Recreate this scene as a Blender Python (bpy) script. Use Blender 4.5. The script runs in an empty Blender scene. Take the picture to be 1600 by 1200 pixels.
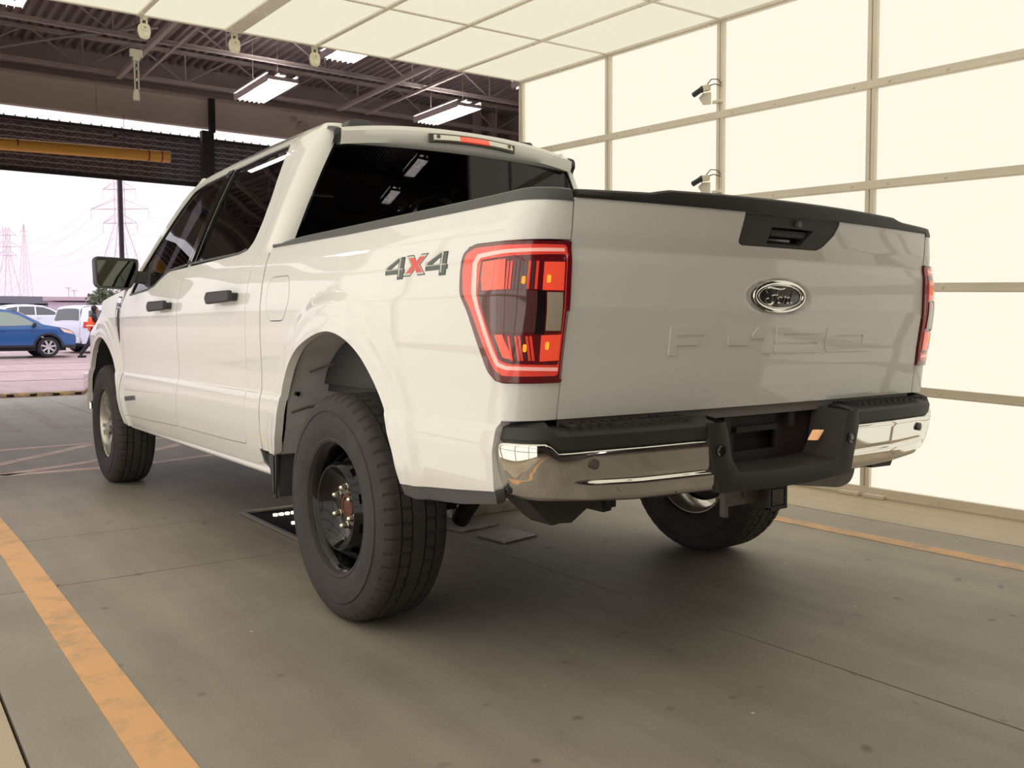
import bpy, bmesh, math, random
import numpy as np
from mathutils import Vector, Matrix
from mathutils.geometry import delaunay_2d_cdt
random.seed(7); rng = np.random.default_rng(7)
sc = bpy.context.scene
COL = sc.collection
PI = math.pi
# ---------------------------------------------------------------- camera, sky, exposure
cam_d = bpy.data.cameras.new('camera'); cam = bpy.data.objects.new('camera', cam_d); COL.objects.link(cam)
yaw, pitch, roll = 0.621010, 0.057932, -0.004472
_f = Vector((math.sin(yaw)*math.cos(pitch), math.cos(yaw)*math.cos(pitch), -math.sin(pitch)))
_r = Vector((math.cos(yaw), -math.sin(yaw), 0)); _u = _r.cross(_f)
_r2 = _r*math.cos(roll)+_u*math.sin(roll); _u2 = _u*math.cos(roll)-_r*math.sin(roll)
mw = Matrix((_r2, _u2, -_f)).transposed().to_4x4(); mw.translation = Vector((-2.34056, -2.95878, 1.01806))
cam.matrix_world = mw
cam_d.sensor_fit = 'HORIZONTAL'; cam_d.sensor_width = 36; cam_d.lens = 1428.9*36/1600
cam_d.clip_start = .02; cam_d.clip_end = 1500
sc.camera = cam
sc.view_settings.view_transform = 'Standard'; sc.view_settings.look = 'None'
sc.view_settings.exposure = 0.0; sc.view_settings.gamma = 1; sc.view_settings.use_curve_mapping = False
W = bpy.data.worlds.new('overcast_sky'); sc.world = W; W.use_nodes = True
nt = W.node_tree; nt.nodes.clear()
wo = nt.nodes.new('ShaderNodeOutputWorld'); bg = nt.nodes.new('ShaderNodeBackground')
tc = nt.nodes.new('ShaderNodeTexCoord'); sx = nt.nodes.new('ShaderNodeSeparateXYZ'); cr = nt.nodes.new('ShaderNodeValToRGB')
nt.links.new(tc.outputs['Generated'], sx.inputs[0]); nt.links.new(sx.outputs['Z'], cr.inputs[0])
cr.color_ramp.elements[0].position = 0.0; cr.color_ramp.elements[0].color = (.97, .84, .98, 1)
cr.color_ramp.elements[1].position = 1.0; cr.color_ramp.elements[1].color = (1.0, .98, 1.0, 1)
e_ = cr.color_ramp.elements.new(.22); e_.color = (.52, .505, .52, 1)
cr.color_ramp.elements[0].color = (.415, .36, .42, 1)          # overcast: horizon about 40 % of the zenith
nt.links.new(cr.outputs[0], bg.inputs[0]); bg.inputs[1].default_value = 2.4
nt.links.new(bg.outputs[0], wo.inputs[0])

# ---------------------------------------------------------------- materials
def lin(c):
    c = c/255.
    return c/12.92 if c <= .04045 else ((c+.055)/1.055)**2.4
def rgb(r, g, b): return (lin(r), lin(g), lin(b), 1)
MATS = {}
def mat(name, col, rough=.6, metal=0, coat=0, emit=None, es=1, spec=None, noise=None, bump=None, coatr=.03, alpha=None):
    """noise = (scale, amount[, detail]); bump = (scale, strength)"""
    m = bpy.data.materials.new(name); m.use_nodes = True
    n = m.node_tree.nodes; l = m.node_tree.links; p = n['Principled BSDF']
    c = rgb(*col) if max(col) > 1.5 else (*col, 1)
    p.inputs['Base Color'].default_value = c; p.inputs['Roughness'].default_value = rough
    p.inputs['Metallic'].default_value = metal; p.inputs['Coat Weight'].default_value = coat
    p.inputs['Coat Roughness'].default_value = coatr
    if spec is not None: p.inputs['Specular IOR Level'].default_value = spec
    if emit is not None:
        p.inputs['Emission Color'].default_value = (*emit, 1); p.inputs['Emission Strength'].default_value = es
    if noise or bump:
        t = n.new('ShaderNodeTexCoord')
    if noise:
        nz = n.new('ShaderNodeTexNoise'); nz.inputs['Scale'].default_value = noise[0]; nz.inputs['Detail'].default_value = noise[2] if len(noise) > 2 else 6
        l.new(t.outputs['Object'], nz.inputs['Vector'])
        r = n.new('ShaderNodeValToRGB'); r.color_ramp.elements[0].position = .3; r.color_ramp.elements[1].position = .7
        a = noise[1]
        r.color_ramp.elements[0].color = (c[0]*(1-a), c[1]*(1-a), c[2]*(1-a), 1); r.color_ramp.elements[1].color = (min(c[0]*(1+a),1), min(c[1]*(1+a),1), min(c[2]*(1+a),1), 1)
        l.new(nz.outputs[0], r.inputs[0]); l.new(r.outputs[0], p.inputs['Base Color'])
    if bump:
        nb = n.new('ShaderNodeTexNoise'); nb.inputs['Scale'].default_value = bump[0]; nb.inputs['Detail'].default_value = 4
        l.new(t.outputs['Object'], nb.inputs['Vector'])
        b = n.new('ShaderNodeBump'); b.inputs['Strength'].default_value = bump[1]; b.inputs['Distance'].default_value = .01
        l.new(nb.outputs[0], b.inputs['Height']); l.new(b.outputs[0], p.inputs['Normal'])
    MATS[name] = m
    return m
def glass_mat(name, tint, fres=1.45):
    m = bpy.data.materials.new(name); m.use_nodes = True
    n = m.node_tree.nodes; l = m.node_tree.links; n.clear()
    o = n.new('ShaderNodeOutputMaterial'); mx = n.new('ShaderNodeMixShader'); t = n.new('ShaderNodeBsdfTransparent'); g = n.new('ShaderNodeBsdfGlossy')
    f = n.new('ShaderNodeFresnel'); f.inputs[0].default_value = fres
    t.inputs[0].default_value = (*tint, 1); g.inputs['Roughness'].default_value = .01; g.inputs[0].default_value = (.9, .92, .95, 1)
    l.new(f.outputs[0], mx.inputs[0]); l.new(t.outputs[0], mx.inputs[1]); l.new(g.outputs[0], mx.inputs[2]); l.new(mx.outputs[0], o.inputs[0])
    MATS[name] = m
    return m
def emis(name, col, s, front_only=False):
    m = bpy.data.materials.new(name); m.use_nodes = True
    n = m.node_tree.nodes; l = m.node_tree.links; n.clear()
    o = n.new('ShaderNodeOutputMaterial'); e = n.new('ShaderNodeEmission'); e.inputs[0].default_value = (*col, 1); e.inputs[1].default_value = s
    l.new(e.outputs[0], o.inputs[0]); MATS[name] = m
    return m

# ---------------------------------------------------------------- object helpers
def wloc(o):
    v = Vector((0, 0, 0))
    while o is not None: v += o.location; o = o.parent
    return v
def tag(o, label=None, cat=None, group=None, kind=None):
    if label: o['label'] = label
    if cat: o['category'] = cat
    if group: o['group'] = group
    if kind: o['kind'] = kind
    return o
def thing(name, label, cat, loc=(0,0,0), group=None, kind=None):
    o = bpy.data.objects.new(name, None); COL.objects.link(o); o.location = loc; o.empty_display_size = .1
    return tag(o, label, cat, group, kind)
def add_mesh(name, V, F, m, parent=None, smooth=True, normals=None, sharp=None):
    V = np.asarray(V, float).reshape(-1, 3)
    if parent is not None: V = V-np.array(wloc(parent))
    me = bpy.data.meshes.new(name); me.from_pydata(V.tolist(), [], [list(map(int, f)) for f in F])
    me.update()
    if smooth: me.shade_smooth()
    if sharp is not None and smooth: me.set_sharp_from_angle(angle=math.radians(sharp))
    if isinstance(m, (list, tuple)):
        for q in m: me.materials.append(q)
    elif m is not None: me.materials.append(m)
    if normals is not None: me.normals_split_custom_set_from_vertices(np.asarray(normals).tolist())
    o = bpy.data.objects.new(name, me); COL.objects.link(o)
    if parent is not None: o.parent = parent
    return o
class MB:
    def __init__(s): s.v = []; s.f = []; s.mi = []
    def add(s, V, F, mi=0):
        b = len(s.v); s.v += [tuple(map(float, p)) for p in V]; s.f += [[b+i for i in f] for f in F]; s.mi += [mi]*len(F); return s
    def box(s, c, d, rz=0, mi=0, R=None):
        hx, hy, hz = d[0]/2, d[1]/2, d[2]/2
        P = [Vector((x, y, z)) for z in (-hz, hz) for y in (-hy, hy) for x in (-hx, hx)]
        M = R if R is not None else Matrix.Rotation(rz, 3, 'Z')
        P = [M@p+Vector(c) for p in P]
        return s.add(P, [(0,2,3,1),(4,5,7,6),(0,1,5,4),(2,6,7,3),(0,4,6,2),(1,3,7,5)], mi)
    def bar(s, a, b, w, h=None, mi=0, up=(0,0,1)):
        a = Vector(a); b = Vector(b); d = b-a; L = d.length; d.normalize(); h = h or w
        up = Vector(up)
        if abs(d.dot(up)) > .98: up = Vector((1, 0, 0))
        x = d.cross(up).normalized(); z = x.cross(d)
        P = [p+x*sx*w/2+z*sz*h/2 for p in (a, b) for sx, sz in ((-1,-1),(1,-1),(1,1),(-1,1))]
        return s.add(P, [(0,1,2,3),(7,6,5,4),(0,4,5,1),(1,5,6,2),(2,6,7,3),(3,7,4,0)], mi)
    def ring(s, c, ax, r, n, ph=0):
        ax = Vector(ax).normalized(); t = Vector((0,0,1)) if abs(ax.z) < .9 else Vector((1,0,0))
        x = ax.cross(t).normalized(); y = ax.cross(x)
        return [Vector(c)+x*r*math.cos(ph+2*PI*i/n)+y*r*math.sin(ph+2*PI*i/n) for i in range(n)]
    def cyl(s, a, b, r0, r1=None, n=16, mi=0, caps=True):
        r1 = r0 if r1 is None else r1; d = Vector(b)-Vector(a)
        P = s.ring(a, d, r0, n)+s.ring(b, d, r1, n)
        F = [(i, (i+1) % n, n+(i+1) % n, n+i) for i in range(n)]
        if caps: F += [tuple(range(n-1, -1, -1)), tuple(range(n, 2*n))]
        return s.add(P, F, mi)
    def tube(s, pts, r, n=8, mi=0):
        pts = [Vector(p) for p in pts]; P = []; prev = None
        for i, p in enumerate(pts):
            d = (pts[min(i+1, len(pts)-1)]-pts[max(i-1, 0)]).normalized()
            if prev is None:
                t = Vector((0,0,1)) if abs(d.z) < .9 else Vector((1,0,0)); x = d.cross(t).normalized()
            else: x = (prev-d*prev.dot(d)).normalized()
            prev = x; y = d.cross(x); rr = r[i] if isinstance(r, (list, tuple)) else r
            P += [p+x*rr*math.cos(2*PI*k/n)+y*rr*math.sin(2*PI*k/n) for k in range(n)]
        m = len(pts); F = [(i*n+k, i*n+(k+1) % n, (i+1)*n+(k+1) % n, (i+1)*n+k) for i in range(m-1) for k in range(n)]
        F += [tuple(range(n-1, -1, -1)), tuple(range((m-1)*n, m*n))]
        return s.add(P, F, mi)
    def lathe(s, prof, o, ax, n=48, mi=0, closed=False):
        """prof: (radius, distance along ax)"""
        ax = Vector(ax).normalized(); P = []
        for r, h in prof: P += s.ring(Vector(o)+ax*h, ax, r, n)
        m = len(prof); F = []
        rng_ = range(m if closed else m-1)
        for i in rng_:
            j = (i+1) % m
            F += [(i*n+k, i*n+(k+1) % n, j*n+(k+1) % n, j*n+k) for k in range(n)]
        return s.add(P, F, mi)
    def prism(s, poly, ext, mi=0):
        n = len(poly); e = Vector(ext); P = [Vector(p) for p in poly]+[Vector(p)+e for p in poly]
        F = [tuple(range(n)), tuple(range(2*n-1, n-1, -1))]+[(i, n+i, n+(i+1) % n, (i+1) % n) for i in range(n)]
        return s.add(P, F, mi)
    def grid(s, fn, us, vs, mi=0, flip=False):
        P = [fn(u, v) for u in us for v in vs]; nv = len(vs)
        F = [(i*nv+j, (i+1)*nv+j, (i+1)*nv+j+1, i*nv+j+1) for i in range(len(us)-1) for j in range(nv-1)]
        if flip: F = [f[::-1] for f in F]
        return s.add(P, F, mi)
    def mirror_x(s):
        b = len(s.v); s.v += [(-x, y, z) for x, y, z in s.v]; s.f += [[b+i for i in f[::-1]] for f in s.f]; s.mi += s.mi; return s
    def build(s, name, m, parent=None, smooth=True, sharp=35, bevel=None, fix=True, mirror=False, sub=0):
        V = s.v
        if mirror: V = [(-x, y, z) for x, y, z in V]
        me = bpy.data.meshes.new(name)
        off = np.array(wloc(parent)) if parent is not None else np.zeros(3)
        me.from_pydata((np.array(V, float)-off).tolist(), [], s.f)
        if fix:
            bm = bmesh.new(); bm.from_mesh(me); bmesh.ops.recalc_face_normals(bm, faces=bm.faces); bm.to_mesh(me); bm.free()
        for q in (m if isinstance(m, (list, tuple)) else [m]): me.materials.append(q)
        if isinstance(m, (list, tuple)): me.polygons.foreach_set('material_index', s.mi)
        me.update()
        if smooth: me.shade_smooth(); me.set_sharp_from_angle(angle=math.radians(sharp))
        o = bpy.data.objects.new(name, me); COL.objects.link(o)
        if parent is not None: o.parent = parent
        if bevel:
            b = o.modifiers.new('bevel', 'BEVEL'); b.width = bevel; b.segments = 2; b.limit_method = 'ANGLE'; b.angle_limit = math.radians(40); b.harden_normals = False
        if sub:
            b = o.modifiers.new('sub', 'SUBSURF'); b.levels = sub; b.render_levels = sub
        return o
def copy_tree(o, parent=None, name=None):
    c = o.copy(); COL.objects.link(c); c.parent = parent
    for ch in list(o.children): copy_tree(ch, c)
    return c

# ---- curved sheet-metal patches: a 2-D outline (with holes) laid on a surface M(u,v)
def rounded(pts, r, n=4):
    out = []; m = len(pts)
    for i in range(m):
        p0, p, p1 = (Vector(pts[(i-1) % m]), Vector(pts[i]), Vector(pts[(i+1) % m]))
        rr = r[i] if isinstance(r, (list, tuple)) else r
        a = p0-p; b = p1-p; k = min(rr, a.length*.45, b.length*.45)
        if k < 1e-4: out.append(tuple(p)); continue
        A = p+a.normalized()*k; B = p+b.normalized()*k
        for j in range(n+1):
            t = j/n; out.append(tuple(A*(1-t)**2+p*2*t*(1-t)+B*t*t))
    return out
def spline(pts, n=5):
    """Catmull-Rom through open points"""
    P = [np.array(p, float) for p in pts]; P = [2*P[0]-P[1]]+P+[2*P[-1]-P[-2]]; out = []
    for i in range(1, len(P)-2):
        for k in range(n):
            t = k/n; a, b, c_, d = P[i-1:i+3]
            out.append(tuple(.5*((2*b)+(-a+c_)*t+(2*a-5*b+4*c_-d)*t*t+(-a+3*b-3*c_+d)*t**3)))
    out.append(tuple(P[-2])); return out
def resample(pts, st):
    out = []; m = len(pts)
    for i in range(m):
        a = np.array(pts[i]); b = np.array(pts[(i+1) % m]); L = np.linalg.norm(b-a)
        if L < 1e-5: continue
        k = max(1, int(math.ceil(L/st)))
        out += [tuple(a+(b-a)*j/k) for j in range(k)]
    return out
def inside(P, poly):
    x, y = P[:, 0], P[:, 1]; r = np.zeros(len(P), bool); n = len(poly)
    for i in range(n):
        x0, y0 = poly[i]; x1, y1 = poly[(i+1) % n]
        if y0 == y1: continue
        c_ = (y0 > y) != (y1 > y)
        r ^= c_ & (x < (x1-x0)*(y-y0)/(y1-y0)+x0)
    return r
def dist_poly(P, poly):
    d = np.full(len(P), 9.); n = len(poly)
    for i in range(n):
        a = np.array(poly[i]); b = np.array(poly[(i+1) % n]); e = b-a; L = e@e+1e-12
        t = np.clip(((P-a)@e)/L, 0, 1); d = np.minimum(d, np.linalg.norm(P-a-t[:, None]*e, axis=1))
    return d
def patch(name, outer, M, m, parent=None, holes=(), step=.04, lip=.012, sgn=-1, side=1, off=0., bulge=None, build=True, vrows=None):
    loops = [resample(outer, step*.7)]+[resample(h, step*.7) for h in holes]
    V2 = [p for L in loops for p in L]; E = []; b = 0
    for L in loops:
        E += [(b+i, b+(i+1) % len(L)) for i in range(len(L))]; b += len(L)
    A = np.array(loops[0]); lo = A.min(0); hi = A.max(0)
    gvs = np.arange(lo[1]+step/2, hi[1], step)
    if vrows is not None:
        gvs = np.array([v for v in gvs if min(abs(v-w) for w in vrows) > step*.45]+[w for w in vrows if lo[1] < w < hi[1]])
    gx, gy = np.meshgrid(np.arange(lo[0]+step/2, hi[0], step), gvs); G = np.stack([gx.ravel(), gy.ravel()], 1)
    if len(G):
        k = inside(G, loops[0])
        for h in loops[1:]: k &= ~inside(G, h)
        G = G[k]
        for L in loops:
            if len(G): G = G[dist_poly(G, L) > step*.3]
    vs = [Vector(p) for p in V2]+[Vector(p) for p in G]
    ov, oe, of, *_ = delaunay_2d_cdt(vs, E, [], 0, 1e-6)
    U = np.array([tuple(p) for p in ov]); T = np.array([f for f in of if len(f) == 3])
    cen = U[T].mean(1); k = inside(cen, loops[0])
    for h in loops[1:]: k &= ~inside(cen, h)
    T = T[k]
    def nrm(Q):
        e = 2e-3
        du = M(Q[:, 0]+e, Q[:, 1])-M(Q[:, 0]-e, Q[:, 1]); dv = M(Q[:, 0], Q[:, 1]+e)-M(Q[:, 0], Q[:, 1]-e)
        N = np.cross(du, dv)*sgn; return N/(np.linalg.norm(N, axis=1)[:, None]+1e-12)
    N = nrm(U); P = M(U[:, 0], U[:, 1])
    o_ = off+(bulge(U[:, 0], U[:, 1]) if bulge is not None else 0)
    P = P+N*(o_[:, None] if np.ndim(o_) else o_)
    if bulge is not None:
        e = 2e-3
        def MM(Q): return M(Q[:, 0], Q[:, 1])+nrm(Q)*(off+bulge(Q[:, 0], Q[:, 1]))[:, None]
        ex = np.array([e, 0]); ey = np.array([0, e])
        NN = np.cross(MM(U+ex)-MM(U-ex), MM(U+ey)-MM(U-ey))*sgn; N2 = NN/(np.linalg.norm(NN, axis=1)[:, None]+1e-12)
    else: N2 = N
    allP = [P]; allN = [N2]; F = [T]; base = len(P)
    if lip:
        for L in loops:
            Q = np.array(L); n = len(Q); NQ = nrm(Q); PQ = M(Q[:, 0], Q[:, 1])
            oq = off+(bulge(Q[:, 0], Q[:, 1]) if bulge is not None else np.zeros(n)); PQ = PQ+NQ*(oq[:, None] if np.ndim(oq) else oq)
            tan = np.roll(PQ, -1, 0)-np.roll(PQ, 1, 0); out = np.cross(tan, NQ); out /= np.linalg.norm(out, axis=1)[:, None]+1e-12
            # orientation: away from the sheet
            area = .5*np.sum(Q[:, 0]*np.roll(Q[:, 1], -1)-np.roll(Q[:, 0], -1)*Q[:, 1])
            sg = 1 if (area > 0) == (sgn > 0) else -1
            if L is not loops[0]: sg = -sg
            out *= sg
            allP += [PQ, PQ-NQ*lip]; allN += [out, out]
            i = np.arange(n); j = (i+1) % n
            F += [np.stack([base+i, base+j, base+n+j], 1), np.stack([base+i, base+n+j, base+n+i], 1)]; base += 2*n
    P = np.concatenate(allP); N = np.concatenate(allN); F = np.concatenate(F)
    if side == -1: P = P*[-1, 1, 1]; N = N*[-1, 1, 1]
    fn = np.cross(P[F[:, 1]]-P[F[:, 0]], P[F[:, 2]]-P[F[:, 0]]); ref = N[F].sum(1); fl = (fn*ref).sum(1) < 0
    F[fl] = F[fl][:, ::-1]
    if not build: return P, F, N
    return add_mesh(name, P, F, m, parent, smooth=True, normals=N)
# ---------------------------------------------------------------- truck surfaces (metres; x right, y forward, z up)
def smooth01(t):
    t = np.clip(t, 0, 1)
    return t*t*(3-2*t)
_ZS = [.30,.40,.45,.52,.60,.70,.755,.765,.85,1.0,1.12,1.22,1.30,1.36,1.42,1.55,1.70,1.83,1.90,1.94]
_XS = [.90,.925,.95,.972,.985,.986,.979,.976,.975,.983,.983,.970,.952,.930,.905,.852,.785,.722,.675,.63]
_zz = np.linspace(.25, 2.0, 876)
_xx = np.interp(_zz, _ZS, _XS)
_k = np.exp(-.5*(np.arange(-12, 13)/4.5)**2); _k /= _k.sum()
_xx = np.convolve(np.pad(_xx, 12, 'edge'), _k, 'valid')
def xs(z):
    z = np.asarray(z, float)
    return np.interp(z, _zz, _xx)+.0045/(1+np.exp(np.clip((z-.765)/.0022, -30, 30)))
CREASE = [.752,.758,.7615,.7635,.765,.7665,.7685,.772,.778]
def tail_y(x, z):
    ye = np.interp(z, [.76,.85,.95,1.08,1.20,1.235,1.28,1.36,1.40], [-1.060,-1.072,-1.083,-1.104,-1.108,-1.103,-1.110,-1.113,-1.113])
    c = np.interp(z, [.76,.90,1.08,1.20,1.235,1.28,1.36,1.40], [.020,.020,.012,.012,.016,.032,.060,.060])
    return ye - c*np.clip(1-(x/.84)**2, 0, 1)
ARCH = [(.02,.45,.52,.575), (3.69,.45,.475,.55)]
def flare(y, z):
    o = 0*y
    for (cy, cz, a, b) in ARCH:
        rr = np.sqrt(((y-cy)/a)**2+((z-cz)/b)**2)
        o = np.maximum(o, .018*(1-smooth01((rr-1.15)/.10)) + .005*(1-smooth01((rr-1.03)/.07)))
    return o
S0 = -1.0; SL = .19
def M_bed(s, z):
    """left box side: s runs forward (= y) and wraps round the rear corner below S0"""
    s = np.asarray(s, float); z = np.asarray(z, float)
    X = xs(z); xe = .842-.031*(z-.783)
    t = np.clip((S0-s)/SL, 0, 1)*np.pi/2
    ye = tail_y(xe, z)
    f = flare(s, z)
    x = np.where(s > S0, -(X+f), -(xe+(X-xe)*np.cos(t)))
    y = np.where(s > S0, s, S0-(S0-ye)*np.sin(t))
    return np.stack([x, y, z+0*s], -1)
C0 = .80; CL = .13
def M_cab(s, z):
    """left cab side; wraps round the rear corner of the cab below C0; tapers in at the nose"""
    s = np.asarray(s, float); z = np.asarray(z, float)
    X = xs(z)+flare(s, z)-.13*np.clip((s-3.95)/.75, 0, 2)**2-.075*smooth01((z-.98)/.18)*smooth01((s-3.70)/.45)
    t = np.clip((C0-s)/CL, 0, 1)*np.pi/2*smooth01((z-1.34)/.05)
    x = np.where(s > C0, -X, -(X-.085+.085*np.cos(t)))
    k = smooth01((z-1.34)/.05)
    y = np.where(s > C0, s, (C0-.085*np.sin(t))*k+s*(1-k))
    return np.stack([x, y, z+0*s], -1)
def M_tail(x, z):
    x = np.asarray(x, float); z = np.asarray(z, float)
    return np.stack([x, tail_y(x, z), z+0*x], -1)
# rear bumper: plan curve param t in metres from the centre (t<0 left)
_bx = [0,.35,.6,.80,.90,.945,.968,.975,.975]
_by = [-1.165,-1.160,-1.150,-1.130,-1.108,-1.075,-1.03,-.985,-.94]
_tt = np.concatenate([[0], np.cumsum(np.hypot(np.diff(_bx), np.diff(_by)))])
_td = np.linspace(0, _tt[-1], 400)
_bxd = np.interp(_td, _tt, _bx); _byd = np.interp(_td, _tt, _by)
_kb = np.exp(-.5*(np.arange(-24, 25)/9.)**2); _kb /= _kb.sum()
def _sm(a, odd):
    n = 24
    left = -a[n:0:-1] if odd else a[n:0:-1]
    right = 2*a[-1]-a[-2:-n-2:-1]
    return np.convolve(np.concatenate([left, a, right]), _kb, 'valid')
_bxd = _sm(_bxd, True); _byd = _sm(_byd, False)
BT = _td[-1]
def bump_xy(t):
    t = np.asarray(t, float); a = np.abs(t)
    return np.sign(t)*np.interp(a, _td, _bxd), np.interp(a, _td, _byd)
def M_bump(t, v, prof):
    """prof: function (t,v) -> (outward offset, z)"""
    x, y = bump_xy(t); x2, y2 = bump_xy(np.asarray(t)+1e-3); x1, y1 = bump_xy(np.asarray(t)-1e-3)
    tx, ty = x2-x1, y2-y1; L = np.hypot(tx, ty)+1e-9
    nx, ny = ty/L, -tx/L
    o, z = prof(t, v)
    return np.stack([x+nx*o, y+ny*o, z+0*x], -1)
# ---------------------------------------------------------------- materials
def concrete_mat(name, a, b, scale=1.1, stains=True):
    m = bpy.data.materials.new(name); m.use_nodes = True
    n = m.node_tree.nodes; l = m.node_tree.links; p = n['Principled BSDF']; p.inputs['Roughness'].default_value = .55; p.inputs['Specular IOR Level'].default_value = .35
    g = n.new('ShaderNodeNewGeometry')
    def noise(s, d, lo, hi, c0, c1, vec=None, rough=.6):
        z = n.new('ShaderNodeTexNoise'); z.inputs['Scale'].default_value = s; z.inputs['Detail'].default_value = d; z.inputs['Roughness'].default_value = rough
        l.new(vec or g.outputs['Position'], z.inputs['Vector']); r = n.new('ShaderNodeValToRGB')
        r.color_ramp.elements[0].position = lo; r.color_ramp.elements[1].position = hi; r.color_ramp.elements[0].color = c0; r.color_ramp.elements[1].color = c1
        l.new(z.outputs[0], r.inputs[0]); return r.outputs[0]
    def mul(x, y, f=1.0, t='MULTIPLY'):
        q = n.new('ShaderNodeMix'); q.data_type = 'RGBA'; q.blend_type = t; q.inputs[0].default_value = f; l.new(x, q.inputs[6]); l.new(y, q.inputs[7]); return q.outputs[2]
    base = noise(scale, 7, .3, .72, rgb(*a), rgb(*b))
    fine = noise(160, 3, .3, .75, (.80,.80,.80,1), (1.12,1.12,1.12,1))
    out = mul(base, fine)
    mp = n.new('ShaderNodeMapping'); mp.inputs['Scale'].default_value = (3.0, .35, 1); mp.inputs['Rotation'].default_value = (0, 0, .12); l.new(g.outputs['Position'], mp.inputs[0])
    out = mul(out, noise(1.6, 5, .35, .7, (.86,.85,.85,1), (1.06,1.06,1.06,1), mp.outputs[0]))
    if stains:
        out = mul(out, noise(9, 2, .24, .30, (.62,.60,.60,1), (1,1,1,1), rough=.4))
        z = n.new('ShaderNodeTexVoronoi'); z.inputs['Scale'].default_value = 3.4; l.new(g.outputs['Position'], z.inputs['Vector'])
        r = n.new('ShaderNodeValToRGB'); r.color_ramp.elements[0].position = .035; r.color_ramp.elements[1].position = .06; r.color_ramp.elements[0].color = (.58,.56,.55,1); r.color_ramp.elements[1].color = (1,1,1,1)
        l.new(z.outputs['Distance'], r.inputs[0]); out = mul(out, r.outputs[0])
        z = n.new('ShaderNodeTexVoronoi'); z.inputs['Scale'].default_value = 4.7; l.new(g.outputs['Position'], z.inputs['Vector'])
        r = n.new('ShaderNodeValToRGB'); r.color_ramp.elements[0].position = .022; r.color_ramp.elements[1].position = .03; r.color_ramp.elements[0].color = (1.0,1.0,.98,1); r.color_ramp.elements[1].color = (0,0,0,1)
        l.new(z.outputs['Distance'], r.inputs[0]); out = mul(out, r.outputs[0], .4, 'ADD')
    l.new(out, p.inputs['Base Color'])
    zb = n.new('ShaderNodeTexNoise'); zb.inputs['Scale'].default_value = 120; l.new(g.outputs['Position'], zb.inputs['Vector'])
    bp_ = n.new('ShaderNodeBump'); bp_.inputs['Strength'].default_value = .15; bp_.inputs['Distance'].default_value = .003; l.new(zb.outputs[0], bp_.inputs['Height']); l.new(bp_.outputs[0], p.inputs['Normal'])
    MATS[name] = m
    return m
M_floor = concrete_mat('floor_concrete', (152,143,132), (174,165,153))
M_strip = concrete_mat('pale_lit_concrete', (186,170,146), (204,188,164), stains=False)  # paler concrete, lightened further for the closeness of the lit panels
M_lot = concrete_mat('lot_concrete', (160,133,137), (184,156,160), .25, stains=False)
M_under = mat('sub_floor', (48,44,42), .9)
def paint_mat(name, col, wear=.55, base=(150,138,122)):
    m = mat(name, col, .6); n = m.node_tree.nodes; l = m.node_tree.links; p = n['Principled BSDF']
    g = n.new('ShaderNodeNewGeometry'); z = n.new('ShaderNodeTexNoise'); z.inputs['Scale'].default_value = 7; z.inputs['Detail'].default_value = 9; z.inputs['Roughness'].default_value = .7
    l.new(g.outputs['Position'], z.inputs[0]); r = n.new('ShaderNodeValToRGB'); r.color_ramp.elements[0].position = wear-.18; r.color_ramp.elements[1].position = wear+.12
    r.color_ramp.elements[0].color = rgb(*col); r.color_ramp.elements[1].color = rgb(*base)
    l.new(z.outputs[0], r.inputs[0]); l.new(r.outputs[0], p.inputs['Base Color']); return m
M_orange = paint_mat('orange_line_paint', (234,180,128), .66, (170,146,118))
M_orange2 = paint_mat('worn_orange_paint', (216,168,122), .62, (160,140,118))
M_whitep = paint_mat('worn_white_paint', (234,206,194), .68, (150,136,128))
M_faint = paint_mat('faded_paint', (168,150,142), .5, (140,128,122))
M_yel = paint_mat('yellow_curb_paint', (220,170,80), .48, (110,90,70))
M_panel = emis('lit_wall_panel', (1.0, .945, .785), 1.01)
M_panell = emis('lit_wall_panel_near', (1.0, .95, .84), 1.42)
M_panelc = emis('lit_ceiling_panel', (1.0, .94, .73), .87)
M_alu = mat('booth_frame_paint', (234,224,206), .5, noise=(3, .05))
M_gap = mat('gap_grey', (90,82,74), .8)  # even grey for seams, cables and the fuel recess backing
M_back = mat('booth_backing', (90,86,84), .8)
M_deck = mat('roof_deck_steel', (150,140,140), .6, noise=(1.2, .12))
M_joist = mat('joist_paint', (196,186,182), .6)
M_hdr = mat('painted_header', (232,222,214), .7, noise=(.8, .07))
M_wall = mat('painted_block', (186,174,170), .8, noise=(.6, .1))
M_dark = mat('dark_steel', (44,40,42), .6)
M_grille = mat('grille_steel', (196,192,204), .5)
M_grilled = mat('grille_backing', (112,106,116), .8)
M_yellow = mat('yellow_plastic', (250,192,86), .4)
M_red = mat('red_band', (170,50,40), .5)
M_white = mat('white_plastic', (226,220,196), .4)
M_lampw = mat('fixture_housing', (232,224,222), .4)
M_tube = emis('fluorescent_tube', (1.0, .93, .90), 16.0)
M_blk = mat('black_plastic', (30,28,30), .5)
M_steelplate = mat('worn_steel_plate', (140,134,124), .45, .5, noise=(14, .3))

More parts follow.
